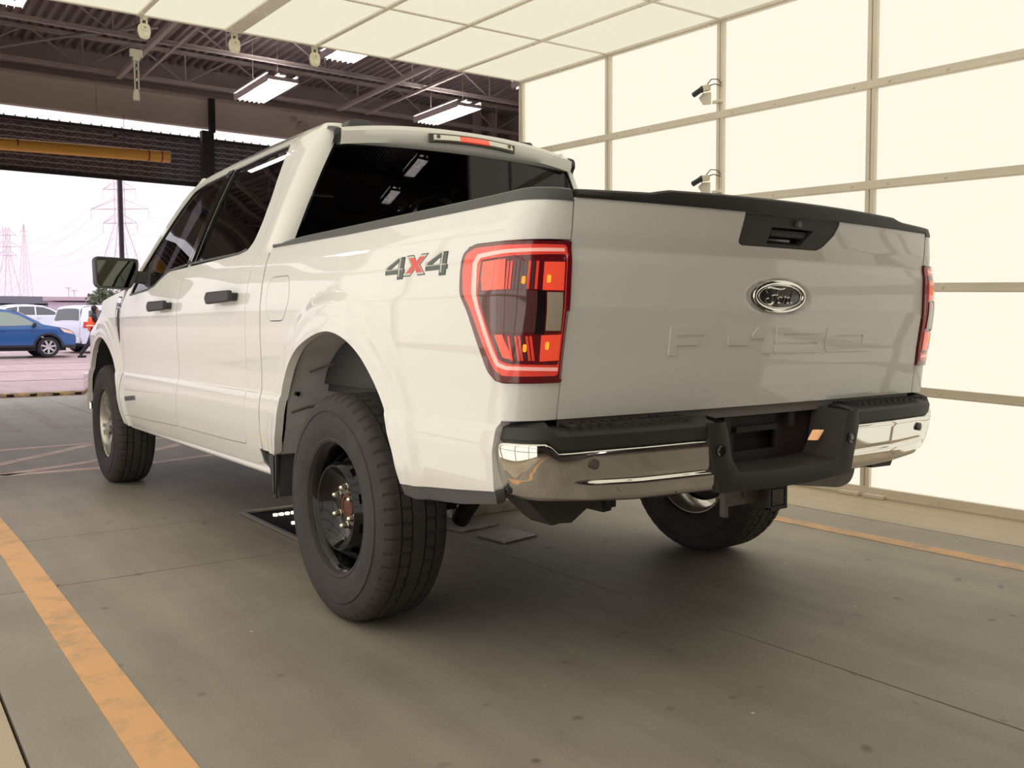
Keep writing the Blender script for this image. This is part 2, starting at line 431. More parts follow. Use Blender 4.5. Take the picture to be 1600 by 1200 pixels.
# ---------------------------------------------------------------- floor and ground
fl = MB().box((-2.4, -1.3, -.06), (23.5, 29.6, .08)).build('floor', M_under, smooth=False); tag(fl, kind='structure')
xsl = [-14, -8, -4.4, -2.05, .03, 2.05, 4.4, 9.3]
for i in range(len(xsl)-1):
    ysl = [-16, -8, -2.9, 1.06, 2.02, 6.3, 10.0, 13.5] if xsl[i+1] == .03 else ([-16, -6, 4.3, 8.4, 13.5] if xsl[i] > 0 and xsl[i] < 4 or xsl[i+1] == -2.05 else [-16, -8, 0, 6.3, 13.5])
    for j in range(len(ysl)-1):
        st = (xsl[i+1] == -2.05 or xsl[i] == 2.05)
        x0, x1, y0, y1 = xsl[i]+.0045, xsl[i+1]-.0045, ysl[j]+.0035, ysl[j+1]-.0035
        o = MB().box(((x0+x1)/2, (y0+y1)/2, -.01), (x1-x0, y1-y0, .02)).build('concrete_slab', M_strip if st else M_floor, fl, smooth=False)
lot = MB().add([(-170,13.5,0),(250,13.5,0),(250,31,.14),(-170,31,.14),(250,78,1.55),(-170,78,1.55),(250,420,1.55),(-170,420,1.55),(-170,13.5,-.1),(250,13.5,-.1)], [(0,1,2,3),(3,2,4,5),(5,4,6,7),(0,8,9,1)]).build('floor_outside', M_lot, smooth=False); tag(lot, kind='structure')
for k, y in enumerate((18.2, 22.6, 27.4)):
    tag(MB().box((8, y, .003+.008*(y-13.5)), (60, .05, .006)).build('trim_%d' % (10+k), mat('lot_joint_tar', (120,104,108), .8) if k == 0 else MATS['lot_joint_tar'], smooth=False), kind='structure')

def line(name, pts, w, m, label, cat='floor marking', group=None, z=.0, parent=None):
    """painted strip following pts"""
    L = []; Rr = []
    for i, p in enumerate(pts):
        a = np.array(pts[max(i-1, 0)]); b = np.array(pts[min(i+1, len(pts)-1)]); d = (b-a)/np.linalg.norm(b-a); nn = np.array([-d[1], d[0]])
        L.append(np.array(p)+nn*w/2); Rr.append(np.array(p)-nn*w/2)
    mb = MB()
    for i in range(len(pts)-1):
        mb.prism([(*L[i], z+.0005), (*Rr[i], z+.0005), (*Rr[i+1], z+.0005), (*L[i+1], z+.0005)], (0, 0, .0015))
    o = mb.build(name, m, parent, smooth=False); tag(o, label, cat, group); return o
line('lane_line', [(-1.78, -6), (-1.78, -2), (-1.785, 0), (-1.78, 2), (-1.80, 3.6)], .115, M_orange, 'wide orange floor line left of the truck, nearest the camera')
line('lane_line', [(1.66, -6), (1.665, 0), (1.66, 3.6)], .105, M_orange2, 'faded orange floor line along the foot of the right lit wall')
hm_ = thing('hatch_marking', 'worn white hatch lines painted on the floor around the front wheel', 'floor marking', (-1.2, 5.2, 0))
for pts in ([(-6.0, 4.62), (-1.54, 4.45), (-.9, 4.42), (-.45, 4.46), (.5, 4.8), (1.6, 5.3)], [(-2.6, 3.9), (-1.47, 5.09), (-.85, 5.78), (-.5, 6.15)],
            [(-1.54, 4.47), (-1.0, 4.75), (-.6, 4.98), (.2, 5.7)], [(-6.0, 6.02), (-1.36, 6.06), (-.6, 6.12), (.6, 6.15)]):
    line('painted_stripe', pts, .12, M_whitep, None, None, None, parent=hm_)
line('faded_line', [(-.46, 12.3), (-.60, 7.8)], .13, M_faint, 'faded floor line running towards the yellow curb strip, right one', 'floor marking')
line('faded_line', [(-1.02, 9.4), (-1.04, 7.7)], .13, M_faint, 'short faded floor line at the left picture edge', 'floor marking')
cb = thing('threshold_strip', 'yellow worn painted strip across the doorway threshold', 'curb', (0, 13.5, 0))
MB().prism([(-13.9, 13.36, 0), (-13.9, 13.41, .05), (-13.9, 13.49, .07), (-13.9, 13.57, .05), (-13.9, 13.62, 0)], (23.1, 0, 0)).build('strip_body', M_yel, cb, sharp=60)
mb = MB()
for k in range(70): mb.box((-13.6+k*.33, 13.39, .032), (.10, .03, .03))
tag(mb.build('dark_marks', M_under, cb, smooth=False), kind='stuff')
# steel plates let into the floor under the truck
pl = thing('light_plate', 'dark floor plate with two rows of small lit lamps under the truck', 'floor plate', (-.25, 1.55, 0))
MB().box((-.27, 1.60, .006), (.72, .88, .012)).build('plate', mat('plate_glass', (20,20,24), .12, 0, .5), pl, bevel=.002)
mb = MB(); mb.bar((-.63, 1.16, .014), (-.63, 2.04, .014), .022, .012); mb.bar((-.63, 1.16, .014), (.09, 1.16, .014), .022, .012); mb.bar((-.63, 2.04, .014), (.09, 2.04, .014), .022, .012)
mb.build('plate_frame', mat('plate_rim', (190,186,176), .3, .9), pl, smooth=False)
M_led = emis('led', (1.0, .90, .66), 4)
for yy in (1.86, 1.60):
    mb = MB()
    for k in range(18): mb.cyl((-.50+k*.034, yy-.0*k, .012), (-.50+k*.034, yy, .018), .014, n=8)
    tag(mb.build('lamp_row', M_led, pl, smooth=False), kind='stuff')
for q, lab in [([(.09,1.07),(.35,1.13),(.37,.95),(.12,.91)], 'grey steel floor plate behind the left rear tyre, farther one'),
               ([(.13,.80),(.35,.81),(.37,.62),(.15,.58)], 'grey steel floor plate behind the left rear tyre, nearer one')]:
    o = MB().prism([(x, y, .0) for x, y in q], (0, 0, .008)).build('floor_plate', M_steelplate, smooth=False, bevel=.002); tag(o, lab, 'floor plate')
rp = MB().box((.75, 1.5, .03), (1.0, .55, .06)).build('floor_plate', M_steelplate, smooth=False, bevel=.004); tag(rp, 'long raised steel plate under the middle of the truck', 'floor plate')

# ---------------------------------------------------------------- lit booth: right wall, left wall, ceiling
YP = [.30+1.18*k for k in range(-3, 4)]          # post positions
ZR = [.03, .635, 1.235, 1.845, 2.44, 3.10]
def zr(i, y): return ZR[i]+(.04*(y+.6) if i else 0)
def light_wall(name, X, pm, k0):
    YP = [.30+1.18*k for k in range(k0, 4)]
    s = 1 if X > 0 else -1
    back = MB(); y0, y1 = YP[0], YP[-1]
    back.add([(X+s*.10, y0, .04), (X+s*.10, y1, .04), (X+s*.10, y1, zr(5, y1)), (X+s*.10, y0, zr(5, y0)),
              (X+s*.14, y0, .04), (X+s*.14, y1, .04), (X+s*.14, y1, zr(5, y1)), (X+s*.14, y0, zr(5, y0))],
             [(0,1,2,3),(7,6,5,4),(0,4,5,1),(1,5,6,2),(2,6,7,3),(3,7,4,0)])
    w = back.build(name, M_back, smooth=False); tag(w, kind='structure')
    for a in range(len(YP)-1):
        for r in range(5):
            ya, yb = YP[a]+.012, YP[a+1]-.012; f = []
            for xx in (X+s*.012, X+s*.03):
                f += [(xx, ya, zr(r, ya)+.012), (xx, yb, zr(r, yb)+.012), (xx, yb, zr(r+1, yb)-.012), (xx, ya, zr(r+1, ya)-.012)]
            MB().add(f, [(0,1,2,3),(7,6,5,4),(0,4,5,1),(1,5,6,2),(2,6,7,3),(3,7,4,0)]).build('light_panel', pm, w, smooth=False)
    for r in range(6):
        mb = MB(); h = .052 if r else .06
        mb.bar((X-s*.004, y0, zr(r, y0)), (X-s*.004, y1, zr(r, y1)), .03, h)
        mb.bar((X-s*.016, y0, zr(r, y0)-h*.32), (X-s*.016, y1, zr(r, y1)-h*.32), .012, .010)
        for a in range(len(YP)-1):
            for t in (.10, .60, .90):
                y = YP[a]+(YP[a+1]-YP[a])*t; mb.cyl((X-s*.018, y, zr(r, y)), (X-s*.028, y, zr(r, y)), .007, n=8)
        mb.build('frame_rail', M_alu, w, smooth=False)
    for y in YP:
        mb = MB()
        for d in (-.017, .017): mb.box((X-s*.002, y+d, .03+zr(5, y)/2), (.03, .026, zr(5, y)+.03-.06))
        mb.build('frame_post', M_alu, w, smooth=False, bevel=.002)
        mb = MB()
        for d in (-.085, .085): mb.box((X-s*.03, y+d, .012), (.05, .13, .024))
        mb.build('foot', M_alu, w, smooth=False, bevel=.004)
    return w
light_wall('wall_right', 2.65, M_panel, -3); light_wall('wall_left', -2.65, M_panell, -3)
def zc(y, x=2.65): return 3.18+.04*(y-1.45)-.013*(2.65-x)
XC = [-2.62+.655*k for k in range(9)]
y0, y1 = YP[0], YP[-1]
bk = MB().add([(x, y, zc(y, x)+.08+dz) for dz in (0, .03) for x, y in ((-2.66, y0), (2.66, y0), (2.66, y1), (-2.66, y1))], [(0,1,2,3),(7,6,5,4),(0,4,5,1),(1,5,6,2),(2,6,7,3),(3,7,4,0)]).build('ceiling', M_back, smooth=False); tag(bk, kind='structure')
for i in range(8):
    for a in range(len(YP)-1):
        x0, x1, ya, yb = XC[i]+.008, XC[i+1]-.008, YP[a]+.006, YP[a+1]-.006
        MB().add([(x, y, zc(y, x)+dz) for dz in (0, .02) for x, y in ((x0, ya), (x1, ya), (x1, yb), (x0, yb))], [(0,1,2,3),(7,6,5,4),(0,4,5,1),(1,5,6,2),(2,6,7,3),(3,7,4,0)]).build('light_panel', M_panelc, bk, smooth=False)
for i, x in enumerate(XC):
    w_ = .12 if i == 4 else .034
    mb = MB().bar((x, y0, zc(y0, x)-.004), (x, y1, zc(y1, x)-.004), w_, .02)
    for a in range(len(YP)-1):
        for t in (.08, .5, .92):
            y = YP[a]+(YP[a+1]-YP[a])*t
            for d in ((-.035, .035) if i == 4 else (0,)): mb.cyl((x+d, y, zc(y, x)-.014), (x+d, y, zc(y, x)-.022), .008, n=8)
    mb.build('ceiling_beam', M_alu, bk, smooth=False)
for y in YP:
    MB().bar((-2.62, y, zc(y, -2.62)-.002), (2.62, y, zc(y, 2.62)-.002), .024, .012).build('ceiling_rail', M_alu, bk, smooth=False)
# hooks on the front edge of the lit ceiling
for x, lab in ((-.62, 'white plastic hook hanging from the ceiling edge above the chain'), (.02, 'white plastic hook on the ceiling edge, second from the right'), (.655, 'white plastic hook on the ceiling edge, nearest the long lamp')):
    t = thing('ceiling_hook', lab, 'hook', (x, 3.86, 3.26)); dz = -.013*(2.65-x)
    mb = MB(); mb.box((x, 3.86, 3.262+dz), (.05, .02, .03)); mb.box((x-.018, 3.86, 3.235+dz), (.010, .02, .05)); mb.box((x+.018, 3.86, 3.235+dz), (.010, .02, .05)); mb.build('bracket', M_white, t, bevel=.002)
    pts = rounded([(-.034, 0), (.034, 0), (.044, -.055), (.030, -.105), (-.026, -.105), (-.046, -.055)], .02)
    MB().prism([(x+a, 3.845, 3.222+dz+b) for a, b in pts], (0, .03, 0)).build('hook_body', M_white, t, bevel=.004)
    mb = MB(); mb.lathe([(.010,0),(.018,0),(.018,.006),(.010,.006)], (x, 3.842, 3.19+dz), (0,-1,0), 16); mb.box((x+.008, 3.84, 3.145+dz), (.03, .006, .026)); mb.build('latch', M_alu, t)
ch = thing('hanging_sensor', 'grey slotted strap with a sensor weight hanging below the leftmost hook', 'sensor', (-.65, 3.98, 3.02))
MB().cyl((-.65, 3.98, 3.02), (-.65, 3.98, 5.6), .003, n=6).build('suspension_wire', M_gap, ch)
MB().box((-.65, 3.98, 3.0), (.085, .03, .055)).box((-.65, 3.98, 2.96), (.045, .03, .03)).build('clamp', mat('grey_plastic', (176,172,156), .5), ch, bevel=.004)
mb = MB()
for sx in (-.013, .013): mb.box((-.65+sx, 3.98, 2.845), (.007, .012, .21))
for z in (2.95, 2.895, 2.89, 2.82, 2.81, 2.745): mb.box((-.65, 3.98, z), (.026, .012, .008))
mb.build('strap', MATS['grey_plastic'], ch, smooth=False)
MB().lathe([(.012,0),(.018,-.01),(.026,-.055),(.022,-.075),(0,-.08)], (-.655, 3.98, 2.745), (0,0,1), 14).build('weight', MATS['grey_plastic'], ch)
# cameras clamped to the post of the right wall
for z, lab in ((2.685, 'small camera clamped to the right wall frame, upper one'), (2.06, 'small camera clamped to the right wall frame, lower one above the tailgate')):
    t = thing('wall_camera', lab, 'camera', (2.60, 1.50, z))
    MB().cyl((2.56, 1.66, z+.0), (2.57, 1.585, z+.03), .019, n=18).cyl((2.57, 1.60, z+.022), (2.573, 1.575, z+.034), .022, n=18).build('lens_barrel', mat('camera_black', (50,56,60), .4) if z > 2.5 else MATS['camera_black'], t, bevel=.002)
    MB().box((2.58, 1.555, z+.03), (.035, .05, .04)).build('camera_body', M_white, t, bevel=.004)
    MB().prism([(2.59, 1.64, z-.02), (2.59, 1.60, z-.075), (2.59, 1.53, z-.085), (2.59, 1.53, z+.0), (2.59, 1.60, z+.005)], (.012, 0, 0)).build('mount_plate', M_alu, t, bevel=.003)
    mb = MB()
    mb.tube([(2.58, 1.56, z+.045), (2.59, 1.52, z+.085), (2.61, 1.48, z+.08), (2.625, 1.46, z+.05)], .0035, 6); mb.tube([(2.58, 1.56, z+.04), (2.60, 1.50, z+.05), (2.625, 1.46, z+.035)], .0035, 6)
    mb.build('cable', M_gap, t)
    MB().box((2.62, 1.49, z-.07), (.02, .08, .02)).build('arm', M_alu, t, bevel=.002)

# ---------------------------------------------------------------- the hall beyond the booth
XL, XR, YB, YF, ZD = -14.0, 9.3, -16.0, 13.5, 5.62
P = []; Fc = []; x = XL; k = 0
prof = [(0, 0), (.055, 0), (.075, .07), (.13, .07), (.15, 0)]
pts = []
while x < XR: pts += [(x+a, b) for a, b in prof[:-1]]; x += .15
V = [(a, YB, ZD+b) for a, b in pts]+[(a, YF, ZD+b) for a, b in pts]; n_ = len(pts)
dk = MB().add(V, [(i, i+1, n_+i+1, n_+i) for i in range(n_-1)]).build('ceiling_deck', M_deck, smooth=False); tag(dk, kind='structure')
tag(MB().box(((XL+XR)/2, (YB+YF)/2, ZD+.12), (XR-XL+.6, YF-YB+.6, .06)).build('ceiling_slab', M_back, smooth=False), kind='structure')
wf = MB().box(((XL+XR)/2, 13.55, 5.40), (XR-XL, .12, .58)).build('wall_front', M_wall, smooth=False); tag(wf, kind='structure')
MB().box(((XL+XR)/2, 13.46, 4.84), (XR-XL, .14, .48)).build('header_panel', M_hdr, wf, smooth=False)
MB().box(((XL+XR)/2, 13.42, 5.10), (XR-XL, .24, .035)).box(((XL+XR)/2, 13.45, 5.26), (XR-XL, .10, .03)).build('ledge', M_joist, wf, smooth=False)
for x in (-7.2, -.0+1.0, 6.1):
    MB().box((x, 13.385, 4.84), (.012, .01, .47)).build('panel_joint', M_joist, wf, smooth=False)
tag(MB().box((XR+.08, (YB+YF)/2, 2.9), (.16, YF-YB, 5.8)).build('wall_right_outer', M_wall, smooth=False), kind='structure')
tag(MB().box(((XL+XR)/2, YB-.08, 2.9), (XR-XL, .16, 5.8)).build('wall_back', M_wall, smooth=False), kind='structure')
wl = MB().box((XL-.08, (YB+YF)/2, 2.15), (.16, YF-YB, 4.3)).box((XL-.08, (YB+YF)/2, 5.2), (.16, YF-YB, 1.1)).build('wall_left_outer', M_wall, smooth=False); tag(wl, kind='structure')
for x in (8.35, 8.75): tag(MB().box((x, 13.2, 2.8), (.14, .14, 5.6)).build('trim_%d' % int(x*2), M_joist, smooth=False), kind='structure')
# open-web joists 
def joist(y, lab):
    t = thing('roof_joist', lab, 'joist', (-2.35, y, 5.09), 'open-web steel joists under the roof deck')
    MB().box(((XL+XR)/2, y-.03, 5.09), (XR-XL, .045, .05)).box(((XL+XR)/2, y-.03, 5.115), (XR-XL, .10, .008)).build('bottom_chord', M_joist, t, smooth=False)
    MB().box(((XL+XR)/2, y-.03, 5.58), (XR-XL, .09, .05)).build('top_chord', M_joist, t, smooth=False)
    x = .66-1.55*(5 if y > 7 else 2); xe = 9.0 if y > 7 else 4
    while x < xe:
        MB().cyl((x, y-.03, 5.10), (x, y-.03, 5.57), .014, n=6).build('web_member', M_joist, t)
        for d in (-.72, .72):
            if x+d > XL and x+d < XR: MB().cyl((x, y-.03, 5.10), (x+d, y-.03, 5.57), .014, n=6).build('web_member', M_joist, t)
        x += 1.55
for y, lab in ((12.6, 'steel joist nearest the front wall header'), (10.57, 'steel joist second from the front wall header'), (8.54, 'steel joist behind the ceiling lamps, third from the header'), (6.5, 'steel joist mostly hidden above the lit ceiling edge')): joist(y, lab)
for x, w_, lab in ((1.17, .07, 'thick roof bridging bar above the hanging strap'), (1.48, .03, 'thin bridging bar beside the thick one'), (4.93, .06, 'bridging bar between the two long ceiling lamps, left'), (5.5, .04, 'bridging bar between the two long ceiling lamps, right')):
    tag(MB().bar((x, 8.5, 5.05), (x, 12.6, 5.05), w_, w_).build('bridging_bar', M_joist, smooth=False), lab, 'roof bar')
tag(MB().tube([(-1.6, 11.5, 4.72), (-.59, 11.5, 4.94), (.45, 11.5, 5.30), (.7, 11.5, 5.34)], .022, 8).build('conduit', mat('conduit_grey', (170,160,156), .5)), 'pale conduit pipe slanting up to the joists at the left', 'pipe')
tag(MB().tube([(.75, 11.5, 5.40), (1.51, 11.5, 5.58)], .022, 8).build('conduit', MATS['conduit_grey']), 'short pale conduit slanting behind the leftmost ceiling hook', 'pipe')
sp = thing('header_fixture', 'small dark fixture on the header above the cab roof corner', 'fixture', (4.45, 13.3, 4.9))
MB().cyl((4.35, 13.38, 4.95), (4.35, 13.2, 4.92), .05, n=12).build('body', M_joist, sp); MB().cyl((4.50, 13.3, 4.85), (4.50, 13.16, 4.80), .07, .09, n=14).build('lamp_head', M_joist, sp)
# fluorescent fixtures
def fixture(x, y, z, lab):
    t = thing('ceiling_lamp', lab, 'ceiling lamp', (x, y, z), 'long fluorescent lamps under the roof')
    w, L = .46, 1.40
    MB().box((x, y, z+.085), (.10, L, .03)).box((x-w/2, y, z+.085), (.03, L, .02)).box((x+w/2, y, z+.085), (.03, L, .02)).box((x-w/2, y, z+.02), (.01, L, .07)).box((x+w/2, y, z+.02), (.01, L, .07)).build('housing', M_lampw, t, smooth=False)
    for k in range(6):
        xx = x-w/2+.045+k*(w-.09)/5
        MB().cyl((xx, y-L/2+.02, z+.01), (xx, y+L/2-.02, z+.01), .014, n=8).build('tube', M_tube, t)
        MB().box((xx-(w-.09)/10 if k else x-w/2+.01, y, z-.008), (.005, L, .045)).build('reflector_fin', M_lampw, t, smooth=False)
    for yy in (y-L/2+.015, y+L/2-.015): MB().box((x, yy, z+.02), (w, .02, .05)).build('end_cap', M_lampw, t, smooth=False)
    for yy in (y-.5, y+.5): MB().cyl((x, yy, z+.06), (x, yy, 5.6), .004, n=5).build('hanger', M_joist, t)
for x, y, lab in ((2.74, 10.42, 'long fluorescent lamp above the cab, left of the two fully seen'), (5.75, 10.18, 'long fluorescent lamp right of the cab roof light'), (2.95, 7.68, 'fluorescent lamp half hidden by the edge of the lit ceiling'),
                  (5.85, 7.45, 'lamp end showing just left of the right lit wall corner'), (-.95, 7.85, 'fluorescent lamp cut off at the top left picture corner')): fixture(x, y, 4.6, lab)
for x, y, lab in ((5.0, -10.6, 'lamp reflected large in the rear window of the cab'), (5.0, -13.4, 'lamp reflected small in the rear window of the cab'), (-5.2, 7.7, 'added unseen fill lamp in the hall left of the picture, farther row'), (-8.2, 10.4, 'added unseen fill lamp in the far left bay of the hall'),
                  (-1.0, -6.5, 'added unseen fill lamp straight behind the camera'), (-7.0, 2.0, 'added unseen fill lamp left of the booth'), (6.5, 3.0, 'added unseen fill lamp right of the booth behind the lit wall'), (-5.2, 11.0, 'added unseen fill lamp in the hall left of the picture near the front wall')): fixture(x, y, 4.6, lab)  # all but the reflected pair are unseen lamps added to brighten the hall
# rolling grille, pipe, posts
g = thing('rolling_grille', 'dark wide-mesh rolling grille hanging under the header', 'door grille', (-2.35, 13.6, 3.62))
MB().box(((XL+XR)/2, 13.68, 4.02), (XR-XL, .02, .80)).build('curtain', M_grilled, g, smooth=False)
for k in range(9):
    z = 3.70+k*.09; MB().box(((XL+XR)/2, 13.655, z), (XR-XL, .02, .016)).build('slat', M_grille, g, smooth=False)
mb = MB(); x = -1.6; k = 0
while x < 6.5:
    for j in range(8):
        z = 3.66+j*.09+(.045 if k % 2 else 0); mb.bar((x, 13.64, z), (x+.06, 13.64, z+.045), .007, .007); mb.bar((x+.06, 13.64, z+.045), (x+.12, 13.64, z), .007, .007)
    x += .12; k += 1
tag(mb.build('mesh_links', M_grille, g, smooth=False), kind='stuff')
MB().box(((XL+XR)/2, 13.64, 3.63), (XR-XL, .05, .06)).build('bottom_bar', M_dark, g, smooth=False)
MB().box(((XL+XR)/2, 13.64, 4.44), (XR-XL, .05, .05)).build('top_bar', M_dark, g, smooth=False)
mb = MB(); x = -1.6
while x < 6: mb.box((x, 13.64, 4.475), (.02, .03, .03)); x += .16
tag(mb.build('top_clips', M_grille, g, smooth=False), kind='stuff')
p = thing('clearance_bar', 'yellow plastic pipe with red bands hanging across the doorway', 'pipe', (-3, 13.2, 3.95))
MB().cyl((-6.8, 13.15, 3.76), (2.08, 13.15, 3.98), .095, n=20).build('pipe', M_yellow, p)
for x in (-.22, 1.72, 1.93):
    z = 3.98-(2.08-x)*.0199
    MB().cyl((x, 13.15, z), (x+.022, 13.15, z), .097, n=20).build('red_band', M_red, p)
for x in (-3., 1.36): MB().cyl((x, 13.15, 4.05), (x, 13.15, 4.6), .004, n=5).build('hanging_wire', M_dark, p)
t = thing('door_post', 'dark steel post between the door bays behind the cab', 'post', (2.74, 13.35, 0))
MB().box((2.74, 13.22, 2.25), (.20, .14, 4.5)).build('lower_post', M_dark, t, smooth=False); MB().box((2.84, 13.25, 4.79), (.10, .08, .58)).build('upper_post', M_dark, t, smooth=False)
tag(MB().cyl((1.42, 13.8, 0), (1.42, 13.8, 4.42), .042, n=12).build('thin_post', mat('post_grey', (110,106,118), .5)), 'thin grey pole in the doorway above the side mirror', 'pole')
s_ = thing('grille_sign', 'small pale box sign fixed on the grille above the yellow pipe', 'sign box', (1.32, 13.58, 4.33))
MB().box((1.32, 13.6, 4.33), (.09, .03, .13)).build('box', mat('sign_grey', (140,134,130), .6), s_, smooth=False); MB().box((1.32, 13.58, 4.33), (.05, .01, .05)).build('face', M_dark, s_, smooth=False)
for x in (-7.2, 8.2): tag(MB().box((x, 13.20, 2.3), (.2, .14, 4.6)).build('door_post', M_dark, smooth=False), 'dark door post at the far '+('left' if x < 0 else 'right')+' of the front wall', 'post')
# ---------------------------------------------------------------- the pickup truck
M_paint = mat('white_truck_paint', (240,238,234), .45, 0, .9, coatr=.02)
M_pdark = mat('grey_sill', (120,112,108), .5)  # plain grey of the tailgate sill
M_rubber = mat('tyre_rubber', (62,58,59), .78, noise=(12, .18), bump=(60, .15))
M_blackp = mat('textured_black_plastic', (56,54,56), .55, bump=(300, .12))
M_trim = mat('dark_grey_trim', (82,82,84), .5)
M_cap = mat('bed_rail_cap_plastic', (84,85,84), .45, bump=(250, .1))
M_capdk = mat('tailgate_cap_plastic', (42,39,42), .5, bump=(250, .1))
M_chrome = mat('chrome', (228,226,222), .035, 1.0)
M_gloss = mat('gloss_black', (12,12,13), .12, 0, .8)
M_glass = glass_mat('privacy_glass', (.07, .065, .07), 1.5)
M_rearglass = glass_mat('rear_glass', (.10, .09, .10), 1.5)
M_wglass = glass_mat('clear_glass', (.55, .6, .6), 1.45)
M_int = mat('dark_interior', (60,56,58), .8)
M_alloy = mat('machined_alloy', (206,202,192), .3, .75)
M_steelw = mat('black_steel_wheel', (15,15,17), .10, 0, .0, spec=.4)
M_nut = mat('chrome_lug_nut', (236,232,220), .12, 1)
M_rust = mat('rusty_hub', (104,66,50), .8, noise=(40, .3))
M_liner = mat('grey_wheel_liner', (182,180,180), .75, noise=(9, .15))
M_frame = mat('chassis_black', (52,48,48), .6, .2, noise=(10, .2))
M_greymetal = mat('dull_steel', (120,114,110), .5, .5, noise=(12, .2))
M_mirror_old = mat('mirror_glass', (150,156,154), .03, 1)
M_ford = mat('emblem_field', (16,18,26), .12, 0, .8)
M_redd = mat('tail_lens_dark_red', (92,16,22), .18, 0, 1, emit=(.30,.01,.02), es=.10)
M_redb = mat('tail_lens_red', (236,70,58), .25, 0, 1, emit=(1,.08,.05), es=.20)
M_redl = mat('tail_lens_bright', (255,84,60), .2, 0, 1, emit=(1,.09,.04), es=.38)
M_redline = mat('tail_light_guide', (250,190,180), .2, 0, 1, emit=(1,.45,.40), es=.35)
M_smoke = mat('tail_lens_smoked', (96,58,62), .06, 0, 1)
M_smoke2 = mat('tail_lens_black', (26,16,20), .1, 0, 1)
M_clear = mat('reverse_lens', (190,176,160), .15, 0, 1)
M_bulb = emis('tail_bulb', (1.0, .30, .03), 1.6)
M_decal = mat('decal_grey', (92,98,96), .35); M_decall = mat('decal_light', (214,214,200), .35); M_decalr = mat('decal_red', (238,92,84), .35); M_decald = mat('decal_outline', (58,62,70), .35)

truck = thing('pickup_truck', 'white crew cab pickup truck seen from its rear left corner, standing in the lit booth', 'truck', (0, 0, 0))
arch_r = [(.55,.527),(.515,.60),(.49,.68),(.46,.80),(.42,.868),(.37,.912),(.31,.950),(.24,.978),(.13,1.008),(.03,1.020),(-.06,1.010),(-.14,.985),(-.21,.950),(-.27,.905),(-.34,.835),(-.39,.775),(-.435,.70),(-.47,.635),(-.50,.553)]
arch_f = [(3.20,.445),(3.205,.53),(3.215,.62),(3.24,.70),(3.30,.79),(3.37,.862),(3.45,.918),(3.54,.960),(3.62,.982),(3.70,.988),(3.79,.972),(3.88,.935),(3.97,.875),(4.04,.80),(4.10,.71),(4.14,.62),(4.17,.52)]
AR = spline(arch_r, 3); AF = spline(arch_f, 3)
lamp = rounded([(-.821,1.232),(-.871,1.250),(-1.034,1.2475),(-1.19,1.2495),(-1.192,1.06),(-1.192,.884),(-1.093,.884),(-1.003,.886),(-.955,.905),(-.898,1.009),(-.860,1.075),(-.824,1.119),(-.816,1.185)], [.03,.03,0,.004,0,.01,0,.04,.03,.02,.02,.02,.02], 4)
fuel = rounded([(.625,1.236),(.44,1.236),(.42,1.14),(.475,1.064),(.63,1.064),(.655,1.13),(.66,1.19)], .03, 4)
rearcut = [(-.985,.595),(-.978,.70),(-.985,.765),(-1.005,.783)]
def grow(poly, d):
    c = np.mean(np.array(poly), 0); return [tuple(np.array(p)+(np.array(p)-c)/np.linalg.norm(np.array(p)-c)*d) for p in poly]
bed_out = [(.735,.527)]+[(p[0], p[1]) for p in AR]+[(-.60,.556),(-.80,.575)]+rearcut+[(-1.19,.783),(-1.192,1.352),(-1.0,1.357),(0,1.357),(.66,1.366),(.715,1.364),(.72,1.1),(.735,.8)]
for side, nm in ((1, 'left'), (-1, 'right')):
    lampin = [(p[0]-.0 if p[0] > -1.15 else -1.25, p[1]) for p in lamp]
    # the lamp opening reaches the rear edge, so it is cut as a notch of the outline
    li = [p for p in lamp if p[0] > -1.185]
    top = [p for p in bed_out]
    k = bed_out.index((-1.19, .783))
    out = bed_out[:k+1]+[(-1.192,.881)]+[(-1.10,.881),(-1.01,.882),(-.975,.887),(-.950,.904),(-.894,1.009),(-.856,1.075),(-.822,1.117),(-.811,1.150),(-.811,1.19),(-.814,1.230),(-.835,1.248),(-.871,1.2545),(-1.034,1.252),(-1.192,1.254)]+bed_out[k+1:]
    b = patch('bed_side', out, M_bed, M_paint, truck, holes=[grow(fuel, .004)] if side == 1 else [], step=.017, vrows=CREASE, side=side, lip=.032)
    if side == 1:
        patch('fuel_door', fuel, M_bed, M_paint, b, step=.03, lip=.012, off=.0005)
    tag(patch('bed_lower_trim', [(-.495,.556),(-.60,.558),(-.80,.577),(-.985,.597),(-.985,.560),(-.80,.532),(-.56,.512),(-.51,.520)], M_bed, M_trim, truck, step=.03, side=side, lip=.03, off=-.004), 'dark grey trim under the bed side')
# fuel recess backing
patch('fuel_recess', grow(fuel, .01), M_bed, M_gap, truck, step=.05, lip=0, off=-.012)
